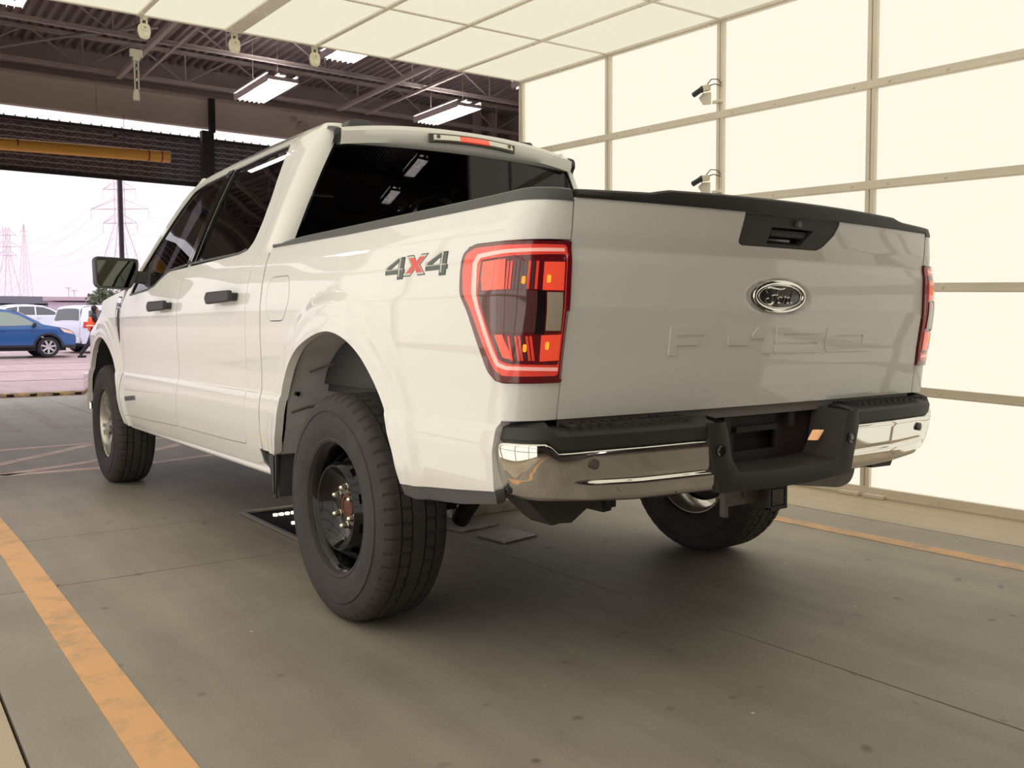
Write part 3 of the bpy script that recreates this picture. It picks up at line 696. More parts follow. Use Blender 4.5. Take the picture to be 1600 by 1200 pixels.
# rail caps
def rail(side):
    mb = MB(); S = list(np.linspace(.70, -1.0, 18))+list(np.linspace(-1.02, -1.188, 10)); P = []
    for i, s in enumerate(S):
        z0 = float(np.interp(s, [-1.19,-1.0,0,.66,.70], [1.352,1.357,1.357,1.366,1.368])); z1 = float(np.interp(s, [-1.19,-1.05,-.9,.45,.64,.70], [1.386,1.390,1.388,1.389,1.383,1.371]))
        p = M_bed(s, 1.36); q = M_bed(s-1e-3, 1.36); t = (q-p)[:2]; t /= np.linalg.norm(t); n = np.array([t[1], -t[0]])
        if n[0] > 0 and s > -1: n = -n
        if s <= -1: n = np.array([t[1], -t[0]]); n = n if n @ np.array([-1, -1.]) > 0 else -n
        for o, z in ((.003, z0), (.002, z0+.010), (-.004, z1-.005), (-.014, z1), (-.075, z1), (-.085, z1-.012), (-.085, 1.30)): P.append((p[0]+n[0]*o, p[1]+n[1]*o, z))
    m = 7; F = [(i*m+j, i*m+j+1, (i+1)*m+j+1, (i+1)*m+j) for i in range(len(S)-1) for j in range(m-1)]
    F += [tuple(range(m)), tuple(range((len(S)-1)*m, len(S)*m))]
    mb.add(P, F)
    mb.build('bed_rail_cap', M_cap, truck, mirror=(side == -1), sharp=30)
rail(1); rail(-1)
# decals, bed side
def quadstrip(poly, s0, z0, w, h, sk=0): return [(s0-(x+sk*y)*w, z0+y*h) for x, y in poly]
four = [(0,.18),(0,.52),(.60,1.0),(1.0,1.0),(1.0,.36),(1.06,.36),(1.06,.14),(1.0,.14),(1.0,-.14),(.68,-.14),(.68,.14),(0,.14)]
four_in = [(.68,.42),(.30,.42),(.68,.76)]
xx_ = [(.02,1.0),(.36,1.0),(.52,.68),(.72,1.0),(1.06,1.0),(.72,.50),(1.02,0),(.66,0),(.50,.30),(.30,0),(-.06,0),(.30,.50)]
dc = patch('drive_decal', [(-.350,1.178),(-.350,1.245),(-.742,1.245),(-.742,1.178)], M_bed, M_paint, truck, step=.05, lip=0, off=.0003); dc['label'] = 'grey and red 4x4 decal'
def scalep(poly, f, c=None):
    c = np.mean(np.array(poly), 0) if c is None else c; return [tuple(c+(np.array(p)-c)*f) for p in poly]
for s0 in (-.362, -.612):
    a = quadstrip(four, s0, 1.186, .118, .060); h = quadstrip(four_in, s0, 1.186, .118, .060)
    patch('digit_four', a, M_bed, M_decald, dc, holes=[h], step=.02, lip=0, off=.0010)
    patch('digit_four', scalep(a, .90), M_bed, M_decal, dc, holes=[scalep(h, 1.15)], step=.02, lip=0, off=.0015)
    patch('digit_highlight', quadstrip([(.02,.36),(.98,.36),(.98,.40),(.02,.40)], s0, 1.186, .118, .060), M_bed, M_decall, dc, step=.02, lip=0, off=.0020)
    patch('digit_highlight', quadstrip([(.04,.38),(.10,.38),(.10,.52),(.66,.93),(.74,.93),(.74,.0),(.80,.0),(.80,.99),(.62,.99),(.04,.55)], s0, 1.186, .118, .060), M_bed, M_decall, dc, step=.02, lip=0, off=.0022)
a = quadstrip(xx_, -.492, 1.187, .115, .058)
patch('letter_x', scalep(a, 1.10), M_bed, M_decald, dc, step=.02, lip=0, off=.0014); patch('letter_x', a, M_bed, M_decall, dc, step=.02, lip=0, off=.0019); patch('letter_x', scalep(a, .80), M_bed, M_decalr, dc, step=.02, lip=0, off=.0024)

# ---- tail lights
for side in (1, -1):
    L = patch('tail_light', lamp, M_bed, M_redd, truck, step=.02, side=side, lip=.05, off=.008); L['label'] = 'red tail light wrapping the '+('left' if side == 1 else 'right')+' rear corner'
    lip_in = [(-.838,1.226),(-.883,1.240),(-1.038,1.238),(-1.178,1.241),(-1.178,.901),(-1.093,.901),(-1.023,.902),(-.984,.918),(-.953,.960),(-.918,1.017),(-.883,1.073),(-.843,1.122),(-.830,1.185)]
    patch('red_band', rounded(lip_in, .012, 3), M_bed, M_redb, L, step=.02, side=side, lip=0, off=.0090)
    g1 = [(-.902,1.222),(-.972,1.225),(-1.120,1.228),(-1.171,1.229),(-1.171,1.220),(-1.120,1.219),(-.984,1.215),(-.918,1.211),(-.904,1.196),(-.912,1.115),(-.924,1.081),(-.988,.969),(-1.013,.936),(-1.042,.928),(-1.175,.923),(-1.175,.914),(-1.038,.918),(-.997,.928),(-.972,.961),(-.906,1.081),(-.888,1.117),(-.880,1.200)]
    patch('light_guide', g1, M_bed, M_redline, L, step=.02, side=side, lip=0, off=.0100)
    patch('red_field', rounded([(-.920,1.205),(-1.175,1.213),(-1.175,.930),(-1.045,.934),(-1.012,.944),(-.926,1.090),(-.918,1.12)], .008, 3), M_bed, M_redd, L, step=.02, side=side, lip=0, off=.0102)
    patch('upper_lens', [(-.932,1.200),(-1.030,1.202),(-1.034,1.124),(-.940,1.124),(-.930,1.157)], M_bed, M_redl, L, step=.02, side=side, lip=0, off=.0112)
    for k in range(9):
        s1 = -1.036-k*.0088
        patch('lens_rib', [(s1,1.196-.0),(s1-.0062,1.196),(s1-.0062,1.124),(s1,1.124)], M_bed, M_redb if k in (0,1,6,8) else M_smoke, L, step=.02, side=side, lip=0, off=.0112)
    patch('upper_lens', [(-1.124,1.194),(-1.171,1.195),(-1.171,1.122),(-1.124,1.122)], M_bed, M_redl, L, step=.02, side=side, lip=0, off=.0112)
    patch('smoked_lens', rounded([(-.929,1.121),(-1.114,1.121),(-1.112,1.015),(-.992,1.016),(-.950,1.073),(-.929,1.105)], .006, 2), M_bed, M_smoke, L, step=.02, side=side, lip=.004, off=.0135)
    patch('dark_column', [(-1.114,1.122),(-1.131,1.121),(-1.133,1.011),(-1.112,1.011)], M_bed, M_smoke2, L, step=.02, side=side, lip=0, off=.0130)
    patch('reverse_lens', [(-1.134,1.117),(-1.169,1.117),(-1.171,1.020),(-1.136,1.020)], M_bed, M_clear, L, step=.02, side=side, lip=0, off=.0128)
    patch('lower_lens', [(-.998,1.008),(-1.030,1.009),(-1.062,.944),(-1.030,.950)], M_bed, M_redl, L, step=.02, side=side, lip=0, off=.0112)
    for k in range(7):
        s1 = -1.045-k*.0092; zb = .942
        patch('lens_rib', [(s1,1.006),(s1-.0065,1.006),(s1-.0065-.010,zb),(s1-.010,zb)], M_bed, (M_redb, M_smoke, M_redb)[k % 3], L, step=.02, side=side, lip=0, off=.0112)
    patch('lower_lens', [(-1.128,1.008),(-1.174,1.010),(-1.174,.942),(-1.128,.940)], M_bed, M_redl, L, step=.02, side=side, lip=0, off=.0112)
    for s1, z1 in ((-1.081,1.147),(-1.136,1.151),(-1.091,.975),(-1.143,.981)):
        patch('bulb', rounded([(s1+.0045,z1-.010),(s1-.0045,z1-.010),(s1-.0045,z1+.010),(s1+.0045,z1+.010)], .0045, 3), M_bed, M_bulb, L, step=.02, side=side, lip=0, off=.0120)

# ---- tailgate
XT = lambda z: .838-.031*(z-.783)
bez = rounded([(-.222,1.372),(.232,1.372),(.240,1.350),(.229,1.319),(.189,1.280),(.164,1.268),(-.196,1.268),(-.216,1.276),(-.218,1.348)], .008, 3)
tg_out = [(-XT(.783),.783),(XT(.783),.783),(XT(1.08),1.08),(XT(1.362),1.362),(-XT(1.362),1.362),(-XT(1.08),1.08)]
def tbulge(u, v):
    d = np.hypot((u)/.165, (v-1.120)/.058)
    return -.006*(1-smooth01((d-.80)/.20))-.004*(1-smooth01((np.abs(v-.985)-.050)/.012))*(1-smooth01((np.abs(u-.035)-.520)/.03))*0
tg = patch('tailgate', tg_out, M_tail, M_paint, truck, holes=[bez], step=.011, sgn=1, lip=.03, bulge=tbulge)
# pressed model lettering
def letters():
    z0, z1, b = .945, 1.026, .024
    def L(p): return [(x, z) for x, z in p]
    yield L([(-.460,z0),(-.430,z0),(-.430,z0+.030),(-.335,z0+.030),(-.335,z0+.052),(-.430,z0+.052),(-.430,z1-.022),(-.320,z1-.022),(-.320,z1),(-.460,z1)]), []
    yield L([(-.218,.972),(-.125,.972),(-.125,.996),(-.218,.996)]), []
    yield L([(-.055,z0),(-.020,z0),(-.020,z1),(-.085,z1),(-.108,z1-.020),(-.108,z1-.034),(-.055,z1-.034)]), []
    yield L([(.000,z0),(.225,z0),(.250,z0+.020),(.250,z0+.052),(.035,z0+.052),(.035,z1-.020),(.245,z1-.020),(.245,z1),(.000,z1),(.000,z0+.032),(.215,z0+.032),(.215,z0+.020),(.000,z0+.020)]), []
    yield L([(.270,z0),(.520,z0),(.532,z0+.012),(.532,z1-.012),(.520,z1),(.270,z1),(.262,z1-.012),(.262,z0+.012)]), [[(.315,z0+.026),(.470,z0+.026),(.470,z1-.026),(.315,z1-.026)]]
for out, ho in letters():
    patch('pressed_character', out, M_tail, M_paint, tg, holes=ho, step=.02, sgn=1, lip=.005, off=.0032)
# tailgate cap and sill
mb = MB(); X = np.linspace(-.815, .815, 49); P = []
for x in X:
    bul = float(smooth01(np.array(((.60-abs(x-.03))/.05)))); zt = 1.384+.014*(1-(x/.82)**2)+.010*bul*(1 if abs(x-.03) < .62 else 0)
    yf = float(tail_y(x, 1.362))
    for dy, z in ((-.004, 1.362), (-.007, 1.370), (-.004, zt-.006), (.004, zt), (.075, zt-.002), (.085, zt-.02), (.085, 1.33)): P.append((x, yf+dy, z))
m_ = 7; mb.add(P, [(i*m_+j, (i+1)*m_+j, (i+1)*m_+j+1, i*m_+j+1) for i in range(len(X)-1) for j in range(m_-1)]+[tuple(range(m_)), tuple(range((len(X)-1)*m_, len(X)*m_))])
mb.build('tailgate_cap', M_capdk, truck, sharp=35)
mb = MB(); P = []
for x in X:
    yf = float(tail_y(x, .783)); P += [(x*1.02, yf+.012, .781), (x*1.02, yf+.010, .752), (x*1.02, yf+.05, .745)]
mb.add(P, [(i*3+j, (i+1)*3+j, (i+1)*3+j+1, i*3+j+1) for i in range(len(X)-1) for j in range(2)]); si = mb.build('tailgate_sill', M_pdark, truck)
for x in (-.50, -.475, .36, .385): MB().cyl((x, float(tail_y(x, .77))+.014, .768), (x, float(tail_y(x, .77))+.004, .768), .006, n=8).build('sill_bolt', M_blackp, si)
# inner tailgate / bed
MB().box((0, -1.02, 1.07), (1.58, .05, .56)).build('tailgate_inner', M_paint, truck, smooth=False)
MB().box((0, -.18, .80), (1.60, 1.66, .04)).box((-.80, -.18, 1.08), (.04, 1.66, .54)).box((.80, -.18, 1.08), (.04, 1.66, .54)).box((0, .64, 1.08), (1.62, .04, .54)).build('bed_liner', M_blackp, truck, smooth=False)
# tailgate handle
hz = patch('tailgate_handle', bez, M_tail, M_blackp, truck, holes=[[(-.085,1.326),(.117,1.326),(.074,1.278),(-.088,1.278)]], step=.03, sgn=1, lip=.03, off=-.003); hz['label'] = 'black tailgate handle with key lock'
MB().prism([(x, -1.115, z) for x, z in ((-.10,1.332),(.13,1.332),(.085,1.272),(-.10,1.272))], (0, .01, 0)).build('handle_recess', M_gloss, hz, smooth=False)
MB().prism([(x, -1.143, z) for x, z in ((-.075,1.324),(.108,1.324),(.09,1.302),(-.078,1.302))], (0, .02, 0)).build('pull_lever', M_blackp, hz, bevel=.003)
ky = float(tail_y(.027, 1.34)); MB().cyl((.027, ky+.01, 1.342), (.027, ky-.008, 1.340), .010, n=16).build('key_lock', M_greymetal, hz)
patch('handle_seam', [(-.10,1.372),(-.096,1.372),(-.086,1.33),(-.090,1.33)], M_tail, M_blackp, hz, step=.05, sgn=1, lip=0, off=-.0035)
# oval emblem
def ell(a, b, n=56, c=(0, 1.121)): return [(c[0]+a*math.cos(2*PI*i/n), c[1]+b*math.sin(2*PI*i/n)) for i in range(n)]
em = patch('oval_emblem', ell(.124, .0475), M_tail, M_ford, truck, step=.02, sgn=1, lip=.012, off=.004); em['label'] = 'dark oval emblem with chrome script'
def torus(a, b, r, off):
    mb = MB(); n = 72; k = 8; P = []
    for i in range(n):
        t = 2*PI*i/n; c = M_tail(a*math.cos(t), 1.121+b*math.sin(t)); o = np.array([math.cos(t)/a, 0, math.sin(t)/b]); o /= np.linalg.norm(o)
        for j in range(k):
            q = 2*PI*j/k; P.append(tuple(c+np.array([0, -off, 0])+o*r*math.cos(q)+np.array([0, -1, 0])*r*.7*math.sin(q)))
    F = [(i*k+j, ((i+1) % n)*k+j, ((i+1) % n)*k+(j+1) % k, i*k+(j+1) % k) for i in range(n) for j in range(k)]
    return mb.add(P, F)
torus(.118, .0440, .0075, .004).build('chrome_ring', M_chrome, em); torus(.101, .0355, .0018, .006).build('inner_line', M_chrome, em)
def stroke(pts, r, parent, nm='script_stroke'):
    q = spline(pts, 6); n = len(q); P = [tuple(M_tail(x, z)+np.array([0, -.0065, 0])) for x, z in q]
    rr = [r*(.45+.55*math.sin(PI*(i+.5)/n)) for i in range(n)]
    MB().tube(P, rr, 6).build(nm, M_chrome, parent)
Y0 = 1.121
stroke([(-.062,Y0+.010),(-.070,Y0+.018),(-.058,Y0+.026),(-.030,Y0+.024),(.000,Y0+.022),(.020,Y0+.026)], .0032, em)
stroke([(-.012,Y0+.022),(-.022,Y0+.004),(-.034,Y0-.016),(-.050,Y0-.026),(-.066,Y0-.022),(-.068,Y0-.010),(-.056,Y0-.006)], .0036, em)
stroke([(-.044,Y0+.002),(-.026,Y0+.004),(-.012,Y0+.004)], .0024, em)
stroke([(-.004,Y0-.002),(-.014,Y0-.008),(-.016,Y0-.018),(-.006,Y0-.020),(.004,Y0-.012),(.002,Y0-.003),(-.004,Y0-.002),(.010,Y0-.004)], .0026, em)
stroke([(.016,Y0-.001),(.014,Y0-.010),(.010,Y0-.020)], .0028, em); stroke([(.013,Y0-.010),(.020,Y0-.002),(.028,Y0-.002)], .0026, em)
stroke([(.044,Y0-.003),(.034,Y0-.004),(.028,Y0-.014),(.032,Y0-.021),(.042,Y0-.016),(.048,Y0-.004)], .0026, em); stroke([(.060,Y0+.020),(.052,Y0+.002),(.045,Y0-.014),(.050,Y0-.020),(.058,Y0-.016)], .0028, em)

# ---- rear bumper
bp_ = thing('_', None, None); bpy.data.objects.remove(bp_)
def pf_chrome(t, v):
    """v 0..1 from the bottom edge to the top edge"""
    t = np.asarray(t, float); a = np.abs(t)
    side_ = smooth01((a-.875)/.03)                       # 1 on the wrap-round end
    zt = .705+.027*side_; zb = np.interp(a, [.30,.62,.86,1.06], [.548,.553,.568,.578])
    v = np.asarray(v, float)
    zc_ = np.interp(a, [.34,.78,.83], [.612,.617,.62])
    tt = (zb+(zt-zb)*v)
    amt = 1-smooth01((a-.76)/.08)
    o = np.interp(v, [0,.04,.12,.33,.36,.42,.47,.50,.70,.90,.97,1.0], [-.028,-.012,-.003,.002,.001,-.008,-.0055,-.004,-.0005,.003,.0,-.014])
    o2 = np.interp(v, [0,.06,.2,.35,.5,.62,.75,.88,.95,1.0], [-.040,-.026,-.015,-.008,-.003,.0005,.003,.003,.0,-.012])
    return o*amt+o2*(1-amt), tt
def bumper_sheet(t0, t1, prof, nt, vs, mb=None, flip=False):
    mb = mb or MB(); T = np.linspace(t0, t1, nt); V = np.asarray(vs)
    G = np.array([[M_bump(t, v, prof) for v in V] for t in T]).reshape(-1, 3); nv = len(V)
    return mb.add(G, [(i*nv+j, (i+1)*nv+j, (i+1)*nv+j+1, i*nv+j+1) for i in range(nt-1) for j in range(nv-1)])
def chrome_side(sd):
    mb = MB(); T = np.concatenate([np.linspace(0, 1, 40)]); V = np.concatenate([np.linspace(0,.12,6)[:-1], np.linspace(.12,.32,5)[:-1], np.linspace(.32,.52,12)[:-1], np.linspace(.52,.90,7)[:-1], np.linspace(.90,1,6)])
    P = []
    for q in T:
        for v in V:
            z_ = .548+.157*v; ti = np.interp(z_, [.545,.60,.705], [.312,.338,.356]); t = ti+(1.055-ti)*q
            P.append(tuple(M_bump(sd*t, v, pf_chrome)))
    nv = len(V); mb.add(P, [(i*nv+j, (i+1)*nv+j, (i+1)*nv+j+1, i*nv+j+1) for i in range(len(T)-1) for j in range(nv-1)])
    return mb
for sd in (-1, 1):
    cs = chrome_side(sd).build('bumper_chrome', M_chrome, truck, sharp=60); cs['label'] = 'chrome '+('left' if sd < 0 else 'right')+' end of the rear bumper'
    P0 = M_bump(sd*.772, .5, lambda t, v: (.004, .666)); x, y = bump_xy(sd*.772); nn = Vector((sd*.12, -1, 0)).normalized()
    o = Vector((float(P0[0]), float(P0[1]), .666))
    MB().lathe([(.0,.006),(.008,.006),(.009,.003),(.0145,.004),(.0145,-.002)], o, nn, 20).build('parking_sensor', M_greymetal, cs)
# black upper step pad following the bumper
def pad(t0, t1, n):
    mb = MB(); P = []
    pro = [(-.012,.700),(-.002,.708),(0,.742),(-.006,.752),(-.05,.762),(-.13,.770),(-.13,.70)]
    for t in np.linspace(t0, t1, n):
        a = abs(t); s_ = float(smooth01(np.array((a-.875)/.03)))
        for o, z in pro:
            z2 = z+(.028*s_ if z < .72 else (.014*s_)); P.append(tuple(M_bump(t, 0, lambda t, v: (o*(1-.45*s_)-.008*s_*(z > .72), z2))))
    m = len(pro); mb.add(P, [(i*m+j, i*m+j+1, (i+1)*m+j+1, (i+1)*m+j) for i in range(n-1) for j in range(m-1)]+[tuple(range(m)), tuple(range((n-1)*m, n*m))])
    return mb
for sd in (-1, 1):
    st = pad(sd*.33, sd*1.05, 40).build('step_pad', M_blackp, truck, sharp=30)
    mb = MB()
    for k in range(13):
        xk = sd*(.40+k*.035); yk = -1.10+.02*(abs(xk) > .7); mb.box((xk, yk, .7665+.002), (.010, .085, .006))
    tag(mb.build('tread_ribs', M_blackp, st, smooth=False), kind='stuff')
# centre: lip frame, lower bar, recess
def lipframe():
    mb = MB()
    outer = [(-.360,.752),(-.362,.700),(-.346,.640),(-.318,.545),(-.10,.536),(.10,.536),(.318,.545),(.346,.640),(.362,.700),(.360,.752)]
    inner = [(-.300,.752),(-.285,.720),(-.268,.640),(-.235,.598),(-.10,.592),(.10,.592),(.235,.598),(.268,.640),(.285,.720),(.300,.752)]
    P = []; 
    for (a, b), (c_, d) in zip(outer, inner):
        ya = float(bump_xy(a)[1])-.006; yb = float(bump_xy(c_)[1])-.008
        P += [(a, ya+.05, b), (a, ya, b), ((a+c_)/2, ya-.010, (b+d)/2), (c_, yb, d), (c_*.96, yb+.03, d+.004), (c_*.90, yb+.115, d+.012)]
    m = 6; mb.add(P, [(i*m+j, (i+1)*m+j, (i+1)*m+j+1, i*m+j+1) for i in range(len(outer)-1) for j in range(m-1)])
    return mb
lf = lipframe().build('bumper_centre', M_blackp, truck, sharp=40); lf['label'] = 'black centre surround of the bumper'
for x, z in ((-.322,.672), (.308,.664)):
    MB().lathe([(0,.005),(.010,.005),(.012,.002),(.018,.003),(.018,-.004)], (x, float(bump_xy(x)[1])-.013, z), (0, -1, 0), 20).build('parking_sensor', M_gloss, lf)
MB().box((0, -1.150, .560), (.60, .022, .040)).box((0, -1.09, .585), (.54, .12, .012)).build('lower_bar', M_blackp, truck, smooth=True, bevel=.004)
pr = MB()
for a, b in (((-.30,.60),(-.115,.752)), ((.085,.60),(.30,.752)), ((-.115,.715),(.085,.752)), ((-.115,.60),(.085,.635))):
    pr.box(((a[0]+b[0])/2, -1.035, (a[1]+b[1])/2), (b[0]-a[0], .012, b[1]-a[1]))
rc = pr.build('licence_recess', mat('recess_dark', (48,40,44), .6), truck, smooth=False)
MB().box((-.015, -1.0, .675), (.2, .01, .08)).build('recess_back', M_frame, rc, smooth=False)
MB().box((-.02, -1.047, .706), (.20, .02, .018)).box((.14, -1.05, .73), (.03, .03, .05)).box((-.17, -1.05, .73), (.03, .03, .05)).build('plate_bracket', M_frame, rc, smooth=False)
li = MB().prism([(.196, -1.105, .690), (.215, -1.105, .690), (.212, -1.085, .655), (.197, -1.085, .655)], (.012, -.022, 0)).build('licence_lamp', mat('licence_lamp_lens', (250,200,150), .3, emit=(1,.50,.25), es=.55), truck, smooth=False); li['label'] = 'small lit licence lamp in the bumper recess'
# cab-side filler pieces between body and bumper
for sd in (1, -1):
    patch('bumper_end_cap', [(-.985,.592),(-.978,.70),(-.985,.765),(-1.005,.782),(-1.19,.782),(-1.19,.745),(-1.06,.745),(-1.04,.70),(-1.035,.58)], M_bed, M_trim, truck, step=.03, side=sd, lip=.02, off=-.035)
# hitch
h = MB().box((0, -1.060, .492), (.088, .12, .080)).build('hitch_receiver', M_frame, truck, bevel=.006)
MB().box((0, -1.121, .492), (.056, .006, .050)).build('receiver_opening', M_gloss, h, smooth=False)
MB().box((0, -1.118, .526), (.092, .014, .012)).box((0, -1.118, .458), (.092, .014, .012)).box((-.040, -1.118, .492), (.012, .014, .078)).box((.040, -1.118, .492), (.012, .014, .078)).build('receiver_collar', M_blackp, h, bevel=.002)
MB().box((-.115, -1.075, .508), (.15, .02, .062)).box((-.195, -1.075, .495), (.014, .022, .10)).cyl((0, -.95, .545), (-.45, -.95, .545), .035, n=16).cyl((0, -.95, .545), (.45, -.95, .545), .035, n=16).build('hitch_bracket', M_greymetal, h)
MB().cyl((-.115, -1.0875, .505), (-.115, -1.080, .505), .010, n=12).build('bracket_hole', M_gloss, h)

# ---- cab sides, doors
belt = [(.99,1.413),(1.02,1.385),(1.09,1.369),(1.13,1.366),(2.05,1.366),(2.24,1.352),(2.36,1.318),(2.46,1.282),(2.60,1.261),(2.96,1.244)]
rd_out = [(.995,1.893),(.97,1.86),(.90,1.66),(.873,1.535),(.868,1.42),(.872,1.345),(.895,1.27),(.905,1.20),(.905,1.05),(.925,.84),(.905,.79),(.925,.735),(.925,.535),(1.2,.53),(1.975,.525),(1.94,.772),(1.93,1.18),(1.915,1.25),(1.87,1.345),(1.875,1.883),(1.75,1.897),(1.4,1.903),(1.06,1.903)]
fd_out = [(1.883,1.884),(1.878,1.346),(1.923,1.25),(1.938,1.18),(1.948,.772),(1.983,.525),(2.6,.51),(3.145,.50),(3.16,.62),(3.14,.70),(3.12,1.02),(3.11,1.16),(3.05,1.240),(2.93,1.372),(2.80,1.52),(2.69,1.645),(2.585,1.765),(2.47,1.852),(2.30,1.876),(2.1,1.884)]
cab_out = [(.675,.9),(.675,1.88),(.70,1.915),(.80,1.925),(1.4,1.94),(1.95,1.925),(2.28,1.906),(2.49,1.876),(2.62,1.783),(2.73,1.66),(2.85,1.52),(2.99,1.37),(3.09,1.27),(3.16,1.20),(3.16,.62),(3.165,.50),(3.165,.43),(2.6,.428),(1.8,.445),(.9,.455),(.78,.47),(.745,.53),(.745,.8),(.73,1.1),(.725,1.36),(.675,1.36)]
cab_out = [(.675,1.345),(.675,1.88),(.70,1.915)]+cab_out[3:-2]+[(.735,1.345)]
rg = rounded([(1.065,1.845),(.985,1.60),(.975,1.50),(.99,1.42),(1.03,1.385),(1.13,1.374),(1.80,1.374),(1.80,1.862),(1.45,1.872),(1.10,1.870)], [.02,.03,.02,.02,.02,.03,.0,.0,0,.02], 4)
fg = rounded([(1.95,1.372),(2.24,1.360),(2.36,1.326),(2.46,1.290),(2.60,1.270),(2.985,1.252),(2.93,1.335),(2.80,1.485),(2.67,1.625),(2.555,1.745),(2.445,1.828),(2.30,1.850),(1.95,1.862)], [0,.04,.04,.04,.03,.01,.02,0,0,.03,.04,.02,0], 3)
win_all = rounded([(1.058,1.860),(.978,1.60),(.967,1.50),(.982,1.415),(1.025,1.379),(1.13,1.366),(2.24,1.350),(2.36,1.316),(2.46,1.280),(2.60,1.260),(3.01,1.243),(2.945,1.332),(2.815,1.485),(2.68,1.63),(2.565,1.75),(2.45,1.838),(2.30,1.860),(1.45,1.882),(1.09,1.880)], [.02,.03,.02,.02,.02,.03,.04,.04,.04,.03,.01,.02,0,0,.03,.04,.02,0,.02], 3)
def clip(poly, y, keep_less):
    out = []; n = len(poly)
    for i in range(n):
        a, b = poly[i], poly[(i+1) % n]; ia = (a[0] < y) == keep_less; ib = (b[0] < y) == keep_less
        if ia: out.append(a)
        if ia != ib: t = (y-a[0])/(b[0]-a[0]); out.append((y, a[1]+(b[1]-a[1])*t))
    return out
wr = clip(win_all, 1.865, True); wfr = clip(win_all, 1.893, False)
for side in (1, -1):
    cs = patch('cab_side', cab_out, M_cab, M_paint, truck, holes=[grow(rd_out, .0), grow(fd_out, .0)] if False else [rounded(grow(rd_out, .004), .03, 3)]+[rounded(grow(fd_out, .004), .02, 3)], step=.03, vrows=CREASE, side=side, lip=.03)
    rdo = patch('rear_door', rounded(rd_out, .03, 3), M_cab, M_paint, truck, holes=[wr], step=.03, vrows=CREASE, side=side, lip=.02)
    fdo = patch('front_door', rounded(fd_out, .02, 3), M_cab, M_paint, truck, holes=[wfr], step=.03, vrows=CREASE, side=side, lip=.02)
    for d, w_, gl in ((rdo, wr, rg), (fdo, wfr, fg)):
        patch('window_trim', w_, M_cab, M_gloss, d, holes=[gl], step=.03, side=side, lip=.006, off=-.004)
        patch('window_glass', gl, M_cab, M_glass, d, step=.05, side=side, lip=0, off=-.010)
    patch('belt_moulding', [(1.03,1.379),(1.13,1.366),(1.86,1.364),(1.86,1.376),(1.13,1.377),(1.04,1.388)], M_cab, M_trim, rdo, step=.04, side=side, lip=.004, off=.003)
    patch('belt_moulding', [(1.90,1.364),(2.24,1.350),(2.36,1.316),(2.46,1.280),(2.60,1.260),(3.00,1.243),(3.0,1.253),(2.60,1.271),(2.46,1.291),(2.36,1.327),(2.24,1.361),(1.90,1.376)], M_cab, M_trim, fdo, step=.04, side=side, lip=.004, off=.003)
    patch('pillar_cover', [(1.845,1.371),(1.875,1.370),(1.875,1.870),(1.845,1.870)], M_cab, M_gloss, rdo, step=.04, side=side, lip=.003, off=.0035)
    patch('pillar_cover', [(1.881,1.370),(1.915,1.369),(1.915,1.868),(1.881,1.869)], M_cab, M_gloss, fdo, step=.04, side=side, lip=.003, off=.0035)
    patch('window_channel', [(1.79,1.374),(1.803,1.374),(1.803,1.864),(1.79,1.864)], M_cab, M_trim, rdo, step=.04, side=side, lip=.002, off=.0)
    # handles
    for d, y0, y1, za, zb in ((rdo, .975, 1.335, 1.206, 1.140), (fdo, 2.005, 2.375, 1.188, 1.130)):
        s = -1 if side == 1 else 1; zm = (za+zb)/2
        X0 = float(M_cab(y0+.1, zm)[0])*(1 if side == 1 else -1)
        P = rounded([(y0+.02, zm+.028), (y1-.03, zm+.030), (y1+.0, zm+.005), (y1-.02, zm-.026), (y0+.02+.09, zm-.022), (y0+.02, zm-.020)], .012, 3)
        hn = MB().prism([(X0+s*.050, y, z) for y, z in P], (-s*.022, 0, 0)).box((X0+s*.015, y0+.06, zm), (.04, .05, .035)).box((X0+s*.015, y1-.05, zm), (.04, .05, .035)).build('door_handle', M_blackp, d, bevel=.006)
        patch('handle_cup', rounded([(y0+.09,zm-.045),(y1-.11,zm-.045),(y1-.10,zm+.045),(y0+.08,zm+.045)], .04, 4), M_cab, M_paint, d, step=.02, side=side, lip=0, off=.0004)
# front fenders, hood etc.
fe_out = [(3.168,.435)]+[(p[0], p[1]) for p in AF if p[1] > .44]+[(4.30,.50),(4.62,.60),(4.62,1.05),(4.50,1.12),(4.2,1.17),(3.9,1.215),(3.6,1.250),(3.3,1.278),(3.168,1.29),(3.168,1.0),(3.168,.7)]
vent = rounded([(3.185,1.245),(3.30,1.252),(3.335,1.17),(3.315,1.05),(3.25,.955),(3.215,.955),(3.20,1.10)], .012, 3)
for side in (1, -1):
    f_ = patch('front_fender', fe_out, M_cab, M_paint, truck, holes=[vent], step=.017, vrows=CREASE, side=side, lip=.03)
    v_ = patch('fender_vent', vent, M_cab, M_gloss, f_, step=.03, side=side, lip=0, off=-.012)
    patch('vent_blade', [(3.275,1.165),(3.300,1.165),(3.292,1.05),(3.245,.965),(3.228,.965),(3.268,1.06)], M_cab, M_chrome, f_, step=.03, side=side, lip=.006, off=.002)
    patch('vent_blade', [(3.235,1.165),(3.250,1.165),(3.235,1.07),(3.220,.98),(3.212,.98),(3.222,1.08)], M_cab, M_trim, f_, step=.03, side=side, lip=.004, off=.002)
    patch('vent_badge', [(3.19,1.235),(3.29,1.242),(3.30,1.180),(3.20,1.175)], M_cab, M_chrome, f_, step=.03, side=side, lip=.004, off=.003)
    patch('vent_badge', [(3.20,1.205),(3.28,1.208),(3.29,1.184),(3.21,1.180)], M_cab, M_decald, f_, step=.03, side=side, lip=0, off=.006)
bd = patch('door_badge', [(2.84,.613),(2.85,.639),(3.09,.620),(3.08,.594)], M_cab, M_decald, truck, step=.03, lip=.003, off=.004)
